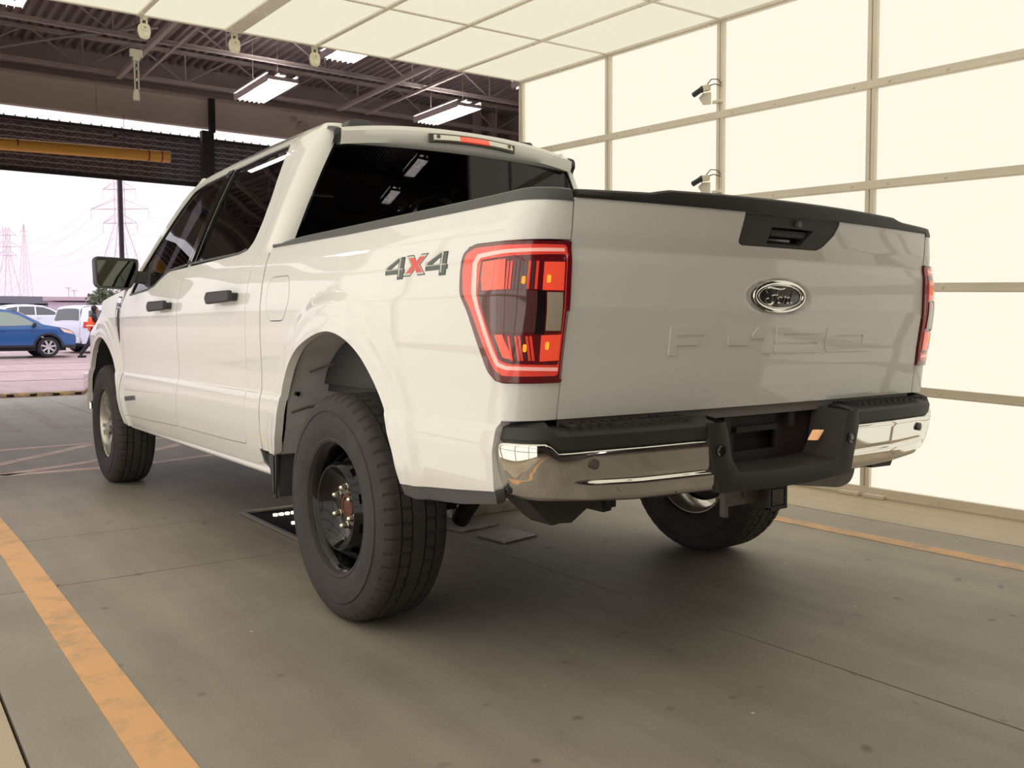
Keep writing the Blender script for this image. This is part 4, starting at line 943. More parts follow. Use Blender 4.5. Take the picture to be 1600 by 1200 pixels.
patch('badge_edge', [(2.83,.612),(2.84,.612),(2.85,.640),(2.84,.640)], M_cab, M_chrome, bd, step=.03, lip=0, off=.005)
# ---- roof, rear window, windscreen, hood
def roof_z(x, y):
    c = np.interp(y, [.62,.66,.75,.9,1.3,1.8,2.1,2.35,2.52], [1.925,1.938,1.952,1.960,1.966,1.960,1.945,1.915,1.872])
    return c-.052*(abs(x)/.66)**2.4
ys_ = [.64,.66,.69,.74,.82,.95,1.1,1.3,1.5,1.7,1.9,2.05,2.2,2.35,2.45,2.52]
xs_ = [.632*math.sin(PI/2*t) for t in np.linspace(-1, 1, 29)]
mb = MB(); prof = []
P = []
rows = [('v', .70, 1.838), ('v', .665, 1.845), ('v', .645, 1.858), ('v', .636, 1.885), ('v', .634, 1.912)]
for x in xs_:
    bow = .035*(x/.63)**2
    for q in rows: P.append((x, q[1]+bow, q[2]-.040*(abs(x)/.63)**2.4*(1 if q[2] > 1.85 else .35)))
    for y in ys_: P.append((x, y+(bow if y < .8 else 0), roof_z(x, y)-(.012 if y == .64 else 0)))
m = len(rows)+len(ys_); mb.add(P, [(i*m+j, (i+1)*m+j, (i+1)*m+j+1, i*m+j+1) for i in range(len(xs_)-1) for j in range(m-1)])
roof = mb.build('roof', M_paint, truck, sharp=60)
for sd in (-1, 1):
    P = []; yy = [.71,.705,.690,.69,.70,.74,.80,.9,1.1,1.4,1.8,2.1,2.3,2.45,2.53]; zz = [1.825,1.84,1.86,1.885,1.895,1.905,1.912,1.918,1.925,1.930,1.925,1.910,1.892,1.862,1.835]
    for y, z in zip(yy, zz): P += [(sd*.622, y-.012*(z < 1.89), z-.010), (sd*.630, y-.012*(z < 1.89), z), (sd*.654, y-.012*(z < 1.89), z-.002), (sd*.662, y-.012*(z < 1.89), z-.016)]
    MB().add(P, [(i*4+j, i*4+j+1, (i+1)*4+j+1, (i+1)*4+j) for i in range(len(yy)-1) for j in range(3)]).build('roof_ditch_moulding', M_trim, truck)
MB().box((0, 1.5, 1.875), (1.24, 1.6, .02)).build('headliner', M_int, truck, smooth=False)
# rear window with black border
def M_rw(x, z):
    x = np.asarray(x, float); z = np.asarray(z, float)
    return np.stack([x, .690+.035*(x/.65)**2+.02*(1.85-z)*0-.013*(1.85-z)/.45, z+0*x], -1)
def cabw(z): return xs(np.array(z))-.088
rw = [(-cabw(1.33)+.004,1.33),(cabw(1.33)-.004,1.33),(cabw(1.6)-.004,1.6),(cabw(1.80)-.006,1.80),(.60,1.838),(0,1.856),(-.60,1.838),(-cabw(1.80)+.006,1.80),(-cabw(1.6)+.004,1.6)]
rwin = patch('rear_window', rounded(rw, [0,0,0,.04,.03,0,.03,.04,0], 4), M_rw, M_rearglass, truck, sgn=1, step=.06, lip=.004, off=.004)
MB().box((0, .735, 1.10), (1.66, .02, .50)).build('cab_back_panel', M_paint, truck, smooth=False)
for sd in (1, -1):   # rear face of the C pillar
    P = []
    for z in np.linspace(1.30, 1.90, 14):
        X = float(xs(np.array(z)))-.085; P += [(-sd*X, .716, z), (-sd*(X-.012), .700+.03, z)]
    MB().add(P, [(2*i, 2*i+1, 2*i+3, 2*i+2) for i in range(13)]).build('pillar_edge', M_gloss, truck)
# high mounted stop lamp
hb = MB()
def hx(x, z, o=0): return (x, .634+.035*(x/.63)**2-.004-o, z-.012*(x/.25)**2)
P = [hx(x, z, o) for x in np.linspace(-.225, .245, 13) for z, o in ((1.872,0),(1.874,.010),(1.910,.012),(1.914,0))]
hm = MB().add(P, [(i*4+j, (i+1)*4+j, (i+1)*4+j+1, i*4+j+1) for i in range(12) for j in range(3)]+[(0,1,2,3),(48,49,50,51)]).build('high_stop_lamp', mat('lamp_bezel', (90,90,84), .3), truck); hm['label'] = 'red and clear roof light above the rear window'
def seg(a, b, m_, nm):
    P = [hx(x, z, o) for x in np.linspace(a, b, 6) for z, o in ((1.880,.0125),(1.882,.026),(1.904,.015),(1.906,.0125))]
    MB().add(P, [(i*4+j, (i+1)*4+j, (i+1)*4+j+1, i*4+j+1) for i in range(5) for j in range(3)]+[(0,1,2,3),(20,21,22,23)]).build(nm, m_, hm)
M_clr = mat('clear_lens', (250,246,236), .3, 0, .6)
seg(-.205, -.070, M_clr, 'clear_lens'); seg(-.068, .088, M_redl, 'red_lens'); seg(.090, .225, M_clr, 'clear_lens')
for x in (-.185, .205): MB().cyl(hx(x, 1.896, .018), hx(x, 1.896, .024), .009, n=12).build('lens_screw', M_greymetal, hm)
# dark pads on the roof
for x0, x1, lab in ((-.545, -.405, 'left'), (.355, .50, 'right')):
    zt = 1.940
    P = rounded([(x0, 0), (x0+.02, .040), (x1-.02, .046), (x1, 0)], .015, 3)
    yy0 = .80
    MB().prism([(x, yy0, float(roof_z((x0+x1)/2, yy0))-.012+z) for x, z in P], (0, .10, 0)).build('roof_pad', M_trim, truck, bevel=.004)
# windscreen, pillars, hood, nose
V = []
for t in np.linspace(0, 1, 9):
    y = 2.50+.68*t; z = 1.872-.60*t-.02*math.sin(PI*t)*-1
    for x in np.linspace(-1, 1, 15): V.append((x*(.60+.17*t), y-.10*x*x*(1-.2*t), z-.0))
MB().add(V, [(i*15+j, i*15+j+1, (i+1)*15+j+1, (i+1)*15+j) for i in range(8) for j in range(14)]).build('windscreen', M_wglass, truck)
for sd in (-1, 1):
    mb = MB(); mb.tube([(sd*.66, 2.42, 1.885), (sd*.71, 2.62, 1.76), (sd*.765, 2.83, 1.53), (sd*.83, 3.10, 1.27)], .03, 8); mb.build('windscreen_pillar', M_paint, truck)
V = []
YH = [3.12,3.3,3.6,3.9,4.2,4.42,4.56,4.62]; ZHc = [1.285,1.318,1.312,1.290,1.250,1.205,1.15,1.08]
for y, z in zip(YH, ZHc):
    ws = float(-M_cab(y, 1.20)[0])-.015; ze = float(np.interp(y, [3.168,3.3,3.6,3.9,4.2,4.5,4.62], [1.29,1.278,1.25,1.215,1.17,1.12,1.05]))
    for x in np.linspace(-1, 1, 17):
        k = abs(x)**3.5; V.append((x*ws, y, z*(1-k)+(ze+.004)*k))
MB().add(V, [(i*17+j, i*17+j+1, (i+1)*17+j+1, (i+1)*17+j) for i in range(7) for j in range(16)]).build('hood', M_paint, truck)
MB().box((0, 3.10, 1.235), (1.6, .16, .05)).build('cowl', M_blackp, truck, bevel=.01)
gr = MB().box((0, 4.60, .92), (1.20, .08, .34)).build('grille', M_blackp, truck, bevel=.02)
for z in (.84,.92,1.0): MB().box((0, 4.65, z), (1.1, .02, .03)).build('grille_bar', M_trim, gr, bevel=.005)
for sd in (-1, 1):
    hl = MB().box((sd*.72, 4.57, .95), (.24, .12, .30)).build('headlight', M_clr, truck, bevel=.02); hl['label'] = 'headlight'
    V = rounded([(sd*.87,4.30),(sd*.97,4.28),(sd*.98,4.45),(sd*.86,4.68)], .03, 3)
    MB().prism([(x, y, .46) for x, y in V], (0, 0, .26)).build('bumper_corner', M_chrome, truck, bevel=.01)
MB().box((0, 4.66, .60), (1.70, .14, .24)).box((0, 4.62, .42), (1.5, .14, .10)).build('front_bumper', M_chrome, truck, bevel=.03)
# fender flare ledge and bumper steps seen ahead of the front wheel
# ---- side mirror
M_mirror = mat('mirror_glass', (100,104,100), .02, 1)
def mirror(sd):
    X = sd*1.0
    mb = MB(); ol = rounded([(-.028,.080),(.200,.087),(.216,.072),(.213,-.072),(.197,-.094),(.025,-.102),(-.005,-.062),(-.028,.015)], .02, 4)
    ring = []
    for sc_, dy in ((.80,.10),(.95,.085),(1.0,.05),(1.0,0.0),(.965,-.012)):
        ring.append([(X+sd*((a-.09)*sc_+.09), 2.74+dy, 1.372+((b+.005)*sc_-.005)) for a, b in ol])
    n = len(ol); P = [p for r_ in ring for p in r_]
    F = [(i*n+k, i*n+(k+1) % n, (i+1)*n+(k+1) % n, (i+1)*n+k) for i in range(4) for k in range(n)]+[tuple(range(n))]
    # inner recess
    b = len(P); P += [(X+sd*((a-.09)*.90+.09), 2.728, 1.372+((z+.005)*.90-.005)) for a, z in ol]; F += [(4*n+k, 4*n+(k+1) % n, b+(k+1) % n, b+k) for k in range(n)]
    b2 = len(P); P += [(X+sd*((a-.09)*.88+.09), 2.742, 1.372+((z+.005)*.88-.005)) for a, z in ol]; F += [(b+k, b+(k+1) % n, b2+(k+1) % n, b2+k) for k in range(n)]
    F += [tuple(range(b2, b2+n))]
    mm = mb.add(P, F).build('side_mirror', M_trim, truck, sharp=50); mm['label'] = 'black side mirror with grey glass' 
    P = [(X+sd*((a-.09)*.87+.09), 2.734+.10*(z+.005), 1.372+((z+.005)*.87-.005)) for a, z in ol]; MB().add(P, [tuple(range(n))]).build('mirror_glass', M_mirror, mm, smooth=False)
    MB().prism([(X-sd*.14, 2.72, 1.30), (X+sd*.01, 2.74, 1.315), (X+sd*.01, 2.74, 1.385), (X-sd*.10, 2.72, 1.375)], (0, .07, 0)).build('mirror_arm', M_blackp, mm, bevel=.008)
    MB().prism([(X-sd*.05, 2.58, 1.262), (X-sd*.055, 2.98, 1.245), (X-sd*.115, 2.86, 1.40), (X-sd*.10, 2.76, 1.44), (X-sd*.07, 2.68, 1.36)], (-sd*.012, 0, 0)).build('sail_panel', M_blackp, mm, smooth=False)
mirror(-1); mirror(1)

# ---- wheels
def tyre_mb(tw=.262, R=.402, ri=.226):
    """x = axle direction (outer side +x), centred on the tread"""
    mb = MB(); N = 300
    hw = tw/2
    side_p = [(ri, hw-.030), (ri+.006, hw-.014), (ri+.016, hw-.008), (ri+.022, hw-.010), (ri+.045, hw-.001), (ri+.080, hw+.001), (ri+.106, hw-.001), (ri+.109, hw-.006), (ri+.114, hw-.006), (ri+.117, hw-.003), (ri+.128, hw-.006), (R-.034, hw-.010), (R-.024, hw-.015)]
    cols = [hw-.017, hw-.022, hw-.030, hw-.045, hw-.0455]
    tread = []
    edges = [.104, .066, .060, .028, .022, -.022, -.028, -.060, -.066, -.104]
    xsn = [.113, .110, .104, .095, .085, .0665, .066, .060, .0595, .0285, .028, .022, .0215, -.0215, -.022, -.028, -.0285, -.0595, -.060, -.066, -.0665, -.085, -.095, -.104, -.110, -.113]
    V = []; F = []
    allp = [(r, x, 's') for r, x in side_p]+[(None, x, 't') for x in xsn]+[(r, -x, 's') for r, x in reversed(side_p)]
    M_ = len(allp)
    for i in range(N):
        a = 2*PI*i/N; ca, sa = math.cos(a), math.sin(a)
        for r, x, k in allp:
            if k == 't':
                ax = abs(x); r = R-.003*(ax/.113)**2-.016*max(0, (ax-.085)/.028)**2
                if any(lo < ax < hi for lo, hi in ((.0595, .0665), (.0213, .0287))) and ax in (.060, .066, .022, .028): r = R-.012
                rib = 0 if ax < .0215 else (1 if ax < .06 else 2)
                ph = (i+(0, 3, 5)[rib]+(1 if x > 0 else 0)) % (6 if rib else 5)
                if rib == 2 and ph < 1 and ax > .067: r -= .007
                if rib == 1 and ph == 4 and ax in (.0285, .0595): r -= .008
                if rib == 0 and ph == 6 and ax == .0215: r -= .006
            elif r > R-.024 and ((i+5+(1 if x > 0 else 0)) % 6) < 1: r -= .003
            V.append((x, r*ca, r*sa))
    for i in range(N):
        j = (i+1) % N
        for k in range(M_-1): F.append((i*M_+k, j*M_+k, j*M_+k+1, i*M_+k+1))
    return mb.add(V, F)
def steel_wheel(parent, loc):
    # x outward = +x in local; disc with hand holes
    P = [(.231,.094),(.232,.099),(.228,.101),(.222,.097),(.214,.090),(.206,.070),(.200,.040),(.198,.0),(.196,-.03),(.208,-.08),(.222,-.10),(.230,-.10)]
    mb = MB(); mb.lathe([(r, h) for r, h in P], (0,0,0), (1,0,0), 72)
    # disc: outer ring r .198 -> ridge r .150 with 10 holes, bowl
    N = 120; rings = [(.198,.044),(.194,.056),(.184,.066),(.172,.080),(.162,.094),(.154,.106),(.150,.111),(.145,.111),(.139,.104),(.126,.088),(.108,.074),(.092,.067),(.070,.064),(.040,.064)]
    V = []; F = []
    for r, h in rings:
        for i in range(N):
            a = 2*PI*i/N; V.append((h, r*math.cos(a), r*math.sin(a)))
    for k in range(len(rings)-1):
        for i in range(N):
            if k in (1, 2, 3) and (i % 12) in (4, 5, 6, 7): continue
            F.append((k*N+i, k*N+(i+1) % N, (k+1)*N+(i+1) % N, (k+1)*N+i))
    mb.add(V, F)
    w = mb.build('wheel', M_steelw, None, sharp=40, fix=False); w.parent = parent
    return w
def alloy_wheel(parent):
    P = [(.231,.094),(.233,.100),(.228,.103),(.221,.098),(.214,.086),(.205,.060),(.200,.020),(.198,-.02),(.208,-.08),(.222,-.10),(.230,-.10)]
    mb = MB(); mb.lathe(P, (0,0,0), (1,0,0), 72)
    mb.lathe([(.0,.070),(.030,.072),(.034,.066),(.072,.064),(.080,.056),(.084,.03),(.06,.0)], (0,0,0), (1,0,0), 48)
    for k in range(6):
        a = 2*PI*k/6+.26
        for d in (-.13, .13):
            def pt(r, w, h, t=a+d*.55):
                tt = a+d*(.35+.65*(r-.06)/.15); return (h, r*math.cos(tt)-w*math.sin(tt), r*math.sin(tt)+w*math.cos(tt))
            q0 = [pt(.066,-.013,.062),pt(.066,.013,.062),pt(.14,.010,.082),pt(.212,.013,.088),pt(.212,-.013,.088),pt(.14,-.010,.082)]
            q1 = [(x-.030, y, z) for x, y, z in q0]; n = 6
            mb.add(q0+q1, [(0,1,2,5),(5,2,3,4),(6,11,8,7),(11,10,9,8)]+[(i, 6+i, 6+(i+1) % 6, (i+1) % 6) for i in range(6)])
    w = mb.build('wheel', M_alloy, None, sharp=35); w.parent = parent; return w
tyre_me = None
def wheel(x, y, kind, lab):
    global tyre_me
    sd = -1 if x < 0 else 1
    w = steel_wheel(truck, None) if kind == 'steel' else alloy_wheel(truck)
    if sd == -1: w.rotation_euler = (0, 0, PI)
    w.location = (x, y, .400); w['label'] = lab
    if tyre_me is None:
        t = tyre_mb().build('tyre', M_rubber, None, sharp=30, fix=False); tyre_me = t.data
    else:
        t = bpy.data.objects.new('tyre', tyre_me); COL.objects.link(t)
    t.parent = w
    for k in range(6):
        a = 2*PI*k/6+.52; r = .068
        nm = MB().cyl((.064, r*math.cos(a), r*math.sin(a)), (.082, r*math.cos(a), r*math.sin(a)), .0125, .0115, n=6).cyl((.064, r*math.cos(a), r*math.sin(a)), (.068, r*math.cos(a), r*math.sin(a)), .015, n=12).lathe([(.0105,.082),(.010,.089),(.006,.094),(0,.096)], (0, r*math.cos(a), r*math.sin(a)), (1,0,0), 12)
        if kind == 'alloy': nm = MB().cyl((.060, r*math.cos(a)*.8, r*math.sin(a)*.8), (.078, r*math.cos(a)*.8, r*math.sin(a)*.8), .011, n=8)
        n_ = nm.build('lug_nut', M_nut if kind == 'steel' else M_greymetal, None); n_.parent = w
    if kind == 'steel':
        h_ = MB().lathe([(.046,.050),(.044,.066),(.038,.070),(.032,.070),(.030,.064),(0,.064)], (0,0,0), (1,0,0), 28).build('hub', M_rust, None); h_.parent = w
    d_ = MB().lathe([(.17,-.035),(.175,-.03),(.175,-.015),(.17,-.010),(.06,-.010)], (0,0,0), (1,0,0), 40).build('brake_disc', M_frame, None); d_.parent = w
    return w
wheel(-.880, 0, 'steel', 'black steel spare style wheel with chrome lug nuts, rear left')
wheel(-.872, 3.693, 'alloy', 'silver alloy wheel, front left')
wheel(.875, -.02, 'alloy', 'silver alloy wheel, rear right')
wheel(.872, 3.693, 'alloy', 'silver alloy wheel, front right')

# ---- wheel housings, mud flaps, underbody
def housing(cy, arch, sd, x_in, x_out, gap=0):
    pts = arch; P = []; cx = np.array([cy, .45])
    for (y, z) in pts:
        for x in (x_out, (x_out+x_in)/2, x_in): P.append((sd*x, y, z))
    F = [(i*3+j, i*3+j+1, (i+1)*3+j+1, (i+1)*3+j) for i in range(len(pts)-1) for j in range(2)]
    mb = MB().add(P, F)
    mb.add([(sd*x_in, y, z) for y, z in pts], [tuple(range(len(pts)))])
    return mb
ar2 = [tuple(np.array([.0,.45])+(np.array(p)-np.array([.0,.45]))*1.012) for p in AR]; af2 = [tuple(np.array([3.69,.45])+(np.array(p)-np.array([3.69,.45]))*1.012) for p in AF]
for sd in (-1, 1):
    hs = housing(0, ar2, sd, .64, .968).build('wheel_housing', M_liner, truck, sharp=50)
    if sd == -1:
        P = [(-.66, y, z) for y, z in [(.44,.50),(.42,.62),(.36,.72),(.27,.80),(.18,.838),(.10,.845),(.07,.838),(.02,.848),(-.05,.838),(-.10,.85),(-.2,.84),(-.4,.70),(-.48,.5)]]
        MB().prism(P, (.015, 0, 0)).build('liner_gap_shade', M_gloss, hs, smooth=False)  # black plate stands in for the shaded space behind the cut liner
        MB().tube([(-.958,.47,.70),(-.90,.45,.72),(-.80,.455,.73),(-.70,.44,.75)], .006, 6).build('liner_edge', M_gap, hs)
        MB().tube([(-.90,.42,.86),(-.80,.36,.90),(-.78,.30,.92),(-.78,.28,.86)], .005, 6).build('liner_edge', M_gap, hs)
        MB().cyl((-.935,.475,.775),(-.93,.462,.773), .009, n=10).build('liner_clip', M_gloss, hs)
    housing(3.69, af2, sd, .60, .965).build('wheel_housing', M_blackp, truck, sharp=50)
    MB().prism([(sd*.985, .66, .515), (sd*.985, .60, .345), (sd*.985, .585, .345), (sd*.985, .57, .53)], (-sd*.012, 0, 0)).prism([(sd*.985, .60, .52), (sd*.75, .56, .52), (sd*.75, .56, .36), (sd*.97, .59, .35), (sd*.985, .60, .36)], (0, -.012, 0)).build('mud_flap', M_blackp, truck, smooth=False)
    MB().prism([(sd*.985, .755, .53), (sd*.985, .735, .515), (sd*.985, .70, .478), (sd*.985, .64, .462), (sd*.985, .64, .470), (sd*.985, .695, .488), (sd*.985, .742, .53)], (-sd*.05, 0, 0)).build('rocker_end_seal', M_trim, truck, smooth=False)
    P = rounded([(.95,.425),(.93,.455),(.935,.55),(.90,.56),(.84,.53),(.82,.44),(.86,.41),(.92,.405)], .02, 3)
    MB().prism([(sd*x, .70, z) for x, z in P], (0, 2.46, 0)).build('rocker_sill', M_paint, truck, sharp=50)
    # frame rails, leaf springs, shocks
    MB().box((sd*.46, 1.9, .52), (.08, 5.2, .13)).box((sd*.46, -.80, .60), (.08, .60, .12)).build('frame_rail', M_frame, truck, smooth=False)
    mb = MB(); mb.tube([(sd*.60, -.72, .60), (sd*.60, -.35, .46), (sd*.60, 0, .40), (sd*.60, .45, .47), (sd*.60, .85, .52)], .026, 6); mb.box((sd*.60, -.02, .42), (.10, .16, .12)); mb.build('leaf_spring', M_frame, truck)
    MB().cyl((sd*.55, -.12, .32), (sd*.52, -.48, .72), .032, n=14).build('shock_absorber', M_frame, truck)
MB().cyl((-.80, 0, .40), (.80, 0, .40), .048, n=18).lathe([(.05,-.18),(.11,-.13),(.15,-.05),(.155,.05),(.11,.13),(.05,.18)], (0, 0, .40), (1,0,0), 28).lathe([(.15,-.02),(.15,.02),(.14,.08),(.08,.16),(.05,.2)], (0, 0, .40), (0,1,0), 24).build('rear_axle', M_frame, truck)
MB().cyl((0, .2, .42), (0, 2.6, .48), .045, n=16).build('drive_shaft', M_frame, truck)
MB().box((0, 2.0, .62), (1.5, 2.9, .04)).box((0, 3.9, .62), (1.1, 1.3, .30)).build('floor_pan', M_frame, truck, smooth=False)
MB().box((-.66, 1.6, .50), (.26, 1.1, .16)).build('fuel_tank', M_frame, truck, bevel=.03)
MB().cyl((-.80, 3.69, .40), (.80, 3.69, .40), .04, n=14).box((-.62, 3.42, .42), (.10, .22, .10)).box((.62, 3.42, .42), (.10, .22, .10)).build('front_suspension', M_frame, truck, bevel=.01)
MB().lathe([(.18,-.10),(.24,-.11),(.33,-.12),(.38,-.10),(.395,-.04),(.395,.04),(.38,.10),(.33,.12),(.24,.11),(.18,.10),(.18,-.10)], (0, -.55, .66), (0,0,1), 48).build('spare_tyre', M_rubber, truck)
ex = MB().lathe([(.03,-.62),(.03,-.40),(.095,-.38),(.11,-.34),(.11,.34),(.095,.38),(.03,.40)], (.46, -.15, .50), (0,1,0), 28); ex.tube([(.46,-.55,.50),(.50,-.70,.52),(.62,-.85,.53),(.70,-1.0,.53)], .036, 12)
ex = MB(); ex.tube([(.40, .9, .47), (.40, .3, .50), (.40, -.1, .55), (.40,-.45,.56)], .035, 12); ex.build('exhaust_pipe', M_greymetal, truck)
pp = rounded([(.18,.500),(.46,.462),(.52,.475),(.545,.51),(.545,.62),(.18,.62)], .03, 3)
MB().prism([(x, -1.03, z) for x, z in pp], (0, .30, 0)).build('silencer', M_greymetal, truck, sharp=40)
MB().prism([(.60,-1.05,.575),(.62,-1.05,.520),(.735,-1.05,.518),(.775,-1.05,.575)], (0, .12, 0)).build('bumper_bracket', M_blackp, truck, smooth=False)
MB().prism([(-.91,-1.0,.580),(-.90,-1.0,.565),(-.83,-1.0,.500),(-.805,-1.0,.482),(-.775,-1.0,.485),(-.735,-1.0,.482),(-.655,-1.0,.530),(-.645,-1.0,.58)], (0, .10, 0)).build('bumper_air_dam', M_blackp, truck, bevel=.004)
MB().prism([(-.64,-1.0,.57),(-.62,-1.0,.498),(-.59,-1.0,.500),(-.575,-1.0,.555)], (0, .08, 0)).box((-.60, -1.01, .525), (.022, .02, .022)).build('tow_hook', M_frame, truck, smooth=False)
MB().box((0, -.98, .62), (.92, .06, .10)).build('rear_cross_member', M_frame, truck, smooth=False)
# ---- interior
for sd in (-1, 1):
    for y, nm in ((2.15, 'front_seat'), (1.18, 'rear_seat')):
        s_ = MB().box((sd*.36, y+.22, .98), (.52, .50, .16)).box((sd*.36, y-.05, 1.28), (.50, .14, .56), R=Matrix.Rotation(-.16, 3, 'X')).build(nm, M_int, truck, bevel=.05)
        MB().box((sd*.36, y-.12, 1.66), (.26, .09, .18)).build('headrest', M_int, s_, bevel=.04)
MB().box((0, 2.95, 1.15), (1.5, .35, .20)).build('dashboard', M_int, truck, bevel=.04)
MB().lathe([(.175,-.012),(.19,0),(.175,.012),(.165,0),(.175,-.012)], (-.36, 2.68, 1.17), (0,-.9,.45), 28).build('steering_wheel', M_int, truck)
MB().box((0, 1.95, .80), (1.70, 2.3, .04)).build('cabin_floor', M_int, truck, smooth=False)
# ---------------------------------------------------------------- the car park outside (ground rises gently away from the door)
def gz(y): return 0 if y < 13.5 else (.008*(y-13.5) if y < 31 else min(1.55, .14+.03*(y-31)))
M_cglass = mat('car_glass', (70,74,80), .08, 0, .8); M_cglassl = mat('car_glass_light', (134,146,140), .1, 0, .8)
M_ctrim = mat('car_black_trim', (44,42,48), .6); M_ctyre = mat('car_tyre', (40,38,42), .8)
M_calloy = mat('car_alloy', (216,214,220), .35, .4); M_cred = mat('car_tail_lamp', (222,60,40), .3); M_camb = mat('car_front_lamp', (244,214,196), .2, 0, .8)
def car(label, cat, col, L, Wd, top, belt, wins, wheels, r, group=None, name='car', glass=None, coatc=.8, clad=True, extra=None):
    root = thing(name, label, cat, (0, 0, 0), group)
    mp = mat(name+'_paint', col, .4, 0, coatc); gl = glass or M_cglass
    hw = Wd/2
    def Wf(y, z):
        y = np.asarray(y, float); z = np.asarray(z, float)
        return hw-.30*np.clip(z-belt, 0, 9)-.05*np.clip(.5-z, 0, 1)-.16*np.clip((np.abs(y)-(L/2-.75))/.75, 0, 2)**2+.012*np.exp(-((z-belt+.12)/.05)**2)
    def Ms(y, z): return np.stack([-Wf(y, z), np.asarray(y, float)+0*z, np.asarray(z, float)+0*y], -1)
    zb = .26
    low = [(top[-1][0], zb+.06)]
    for wy in sorted(wheels):
        low += [(wy+(r+.07)*math.cos(a), max(zb, r+(r+.07)*math.sin(a))) for a in np.linspace(PI, 0, 13)]
    low += [(top[0][0], zb+.06)]
    outl = low+list(top)
    for sd in (1, -1):
        bs = patch('body_side', outl, Ms, mp, root, step=.12, lip=.05, side=sd)
        for w in wins: patch('side_window', w, Ms, gl, root, step=.15, side=sd, lip=0, off=.006)
        if clad:
            c_ = [(top[-1][0], zb), (top[-1][0], zb+.16)]
            for wy in sorted(wheels):
                c_ += [(wy+(r+.13)*math.cos(a), max(zb+.16, r+(r+.13)*math.sin(a))) for a in np.linspace(PI, 0, 11)]
            c_ += [(top[0][0], zb+.16), (top[0][0], zb)]
            for wy in sorted(wheels, reverse=True): c_ += [(wy+(r+.06)*math.cos(a), max(zb, r+(r+.06)*math.sin(a))) for a in np.linspace(0, PI, 11)]
            patch('lower_cladding', c_, Ms, M_ctrim, root, step=.12, side=sd, lip=.02, off=.012)
        MB().box((-sd*(hw+.09), wins[-1][0][0] if False else max(p[0] for w in wins for p in w)-.12, belt+.06), (.16, .10, .14)).build('door_mirror', mp if clad is False else M_ctrim, root, bevel=.03)
        for yy in (max(p[0] for w in wins for p in w)-1.25, max(p[0] for w in wins for p in w)-.20):
            patch('door_seam', [(yy, .42), (yy+.012, .42), (yy+.012, belt-.02), (yy, belt-.02)], Ms, M_gap, root, step=.2, side=sd, lip=0, off=.003)
        patch('door_handle', [(max(p[0] for w in wins for p in w)-1.22, belt-.14), (max(p[0] for w in wins for p in w)-1.02, belt-.14), (max(p[0] for w in wins for p in w)-1.02, belt-.10), (max(p[0] for w in wins for p in w)-1.22, belt-.10)], Ms, mp, root, step=.2, side=sd, lip=.02, off=.03)
    P = []; n = 9
    T = resample_open(top, .15)
    for y, z in T:
        w = float(Wf(y, z))-.002
        for x in np.linspace(-1, 1, n): P.append((x*w, y, z+.03*(1-x*x)))
    F = [(i*n+j, i*n+j+1, (i+1)*n+j+1, (i+1)*n+j) for i in range(len(T)-1) for j in range(n-1)]
    MB().add(P, F).build('body_top', mp, root, sharp=45)
    for nm, (a, b) in (('windscreen', (0, 1)), ('rear_window', (2, 3))):
        q = extra['glass'][nm]; P = []
        for k in range(5):
            t = k/4; y = q[0][0]+(q[1][0]-q[0][0])*t; z = q[0][1]+(q[1][1]-q[0][1])*t; w = float(Wf(y, z))-.10
            for x in np.linspace(-1, 1, n): P.append((x*w, y+(.03 if nm == 'windscreen' else -.055), z+.035*(1-x*x)+(.03 if nm == 'windscreen' else .0)))
        MB().add(P, [(i*n+j, i*n+j+1, (i+1)*n+j+1, (i+1)*n+j) for i in range(4) for j in range(n-1)]).build(nm, M_cglass, root)
    MB().box((0, 0, .35), (Wd*.8, L*.86, .25)).build('underbody', M_ctrim, root, smooth=False)
    for wy in wheels:
        for sd in (-1, 1):
            X = sd*(hw-.12)
            w = MB().lathe([(r*.66,.10),(r*.68,.105),(r*.66,.09),(r*.62,.05),(r*.60,-.05),(r*.66,-.10)], (X, wy, r), (sd,0,0), 28).lathe([(0,.085),(r*.16,.085),(r*.2,.06)], (X, wy, r), (sd,0,0), 16)
            for k in range(7):
                a = 2*PI*k/7+.2; c, s = math.cos(a), math.sin(a); xx = X+sd*.085
                w.bar((xx, wy+c*r*.12, r+s*r*.12), (xx+sd*.01, wy+c*r*.64, r+s*r*.64), .06, .03, up=(1,0,0))
            wo = w.build('wheel', M_calloy, root)
            MB().lathe([(r*.66,-.10),(r*.9,-.11),(r-.005,-.09),(r,-.05),(r,.05),(r-.005,.09),(r*.92,.112),(r*.66,.10)], (X, wy, r), (sd,0,0), 32).build('tyre', M_ctyre, wo)
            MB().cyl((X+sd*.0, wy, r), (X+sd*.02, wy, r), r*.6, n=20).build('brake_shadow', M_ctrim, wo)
    hl = extra.get('head')
    for sd in (1, -1):
        if hl: patch('headlight', hl, Ms, M_camb, root, step=.1, side=sd, lip=.01, off=.012)
        patch('tail_lamp', extra['tail'], Ms, M_cred, root, step=.1, side=sd, lip=.01, off=.012)
        xt = [p for p in extra['tail']]; yb = min(p[0] for p in xt); z0 = min(p[1] for p in xt); z1 = max(p[1] for p in xt)
        MB().box((-sd*(hw-.32), yb-.02, (z0+z1)/2), (.24, .06, z1-z0)).build('tail_lamp', M_cred, root, bevel=.02)
    MB().box((0, top[0][0]+.01, .42), (Wd*.7, .08, .20)).build('front_grille', M_ctrim, root, bevel=.02)
    MB().box((0, top[-1][0]-.01, .45), (Wd*.78, .10, .22)).build('rear_bumper', M_ctrim if clad else mp, root, bevel=.03)
    return root
def resample_open(pts, st):
    q = spline(pts, 4); out = [q[0]]
    for p in q[1:]:
        if math.hypot(p[0]-out[-1][0], p[1]-out[-1][1]) > st*.5: out.append(p)
    return out
def place(root, x, y, ang):
    root.location = (x, y, gz(y)); root.rotation_euler = (0, 0, ang)
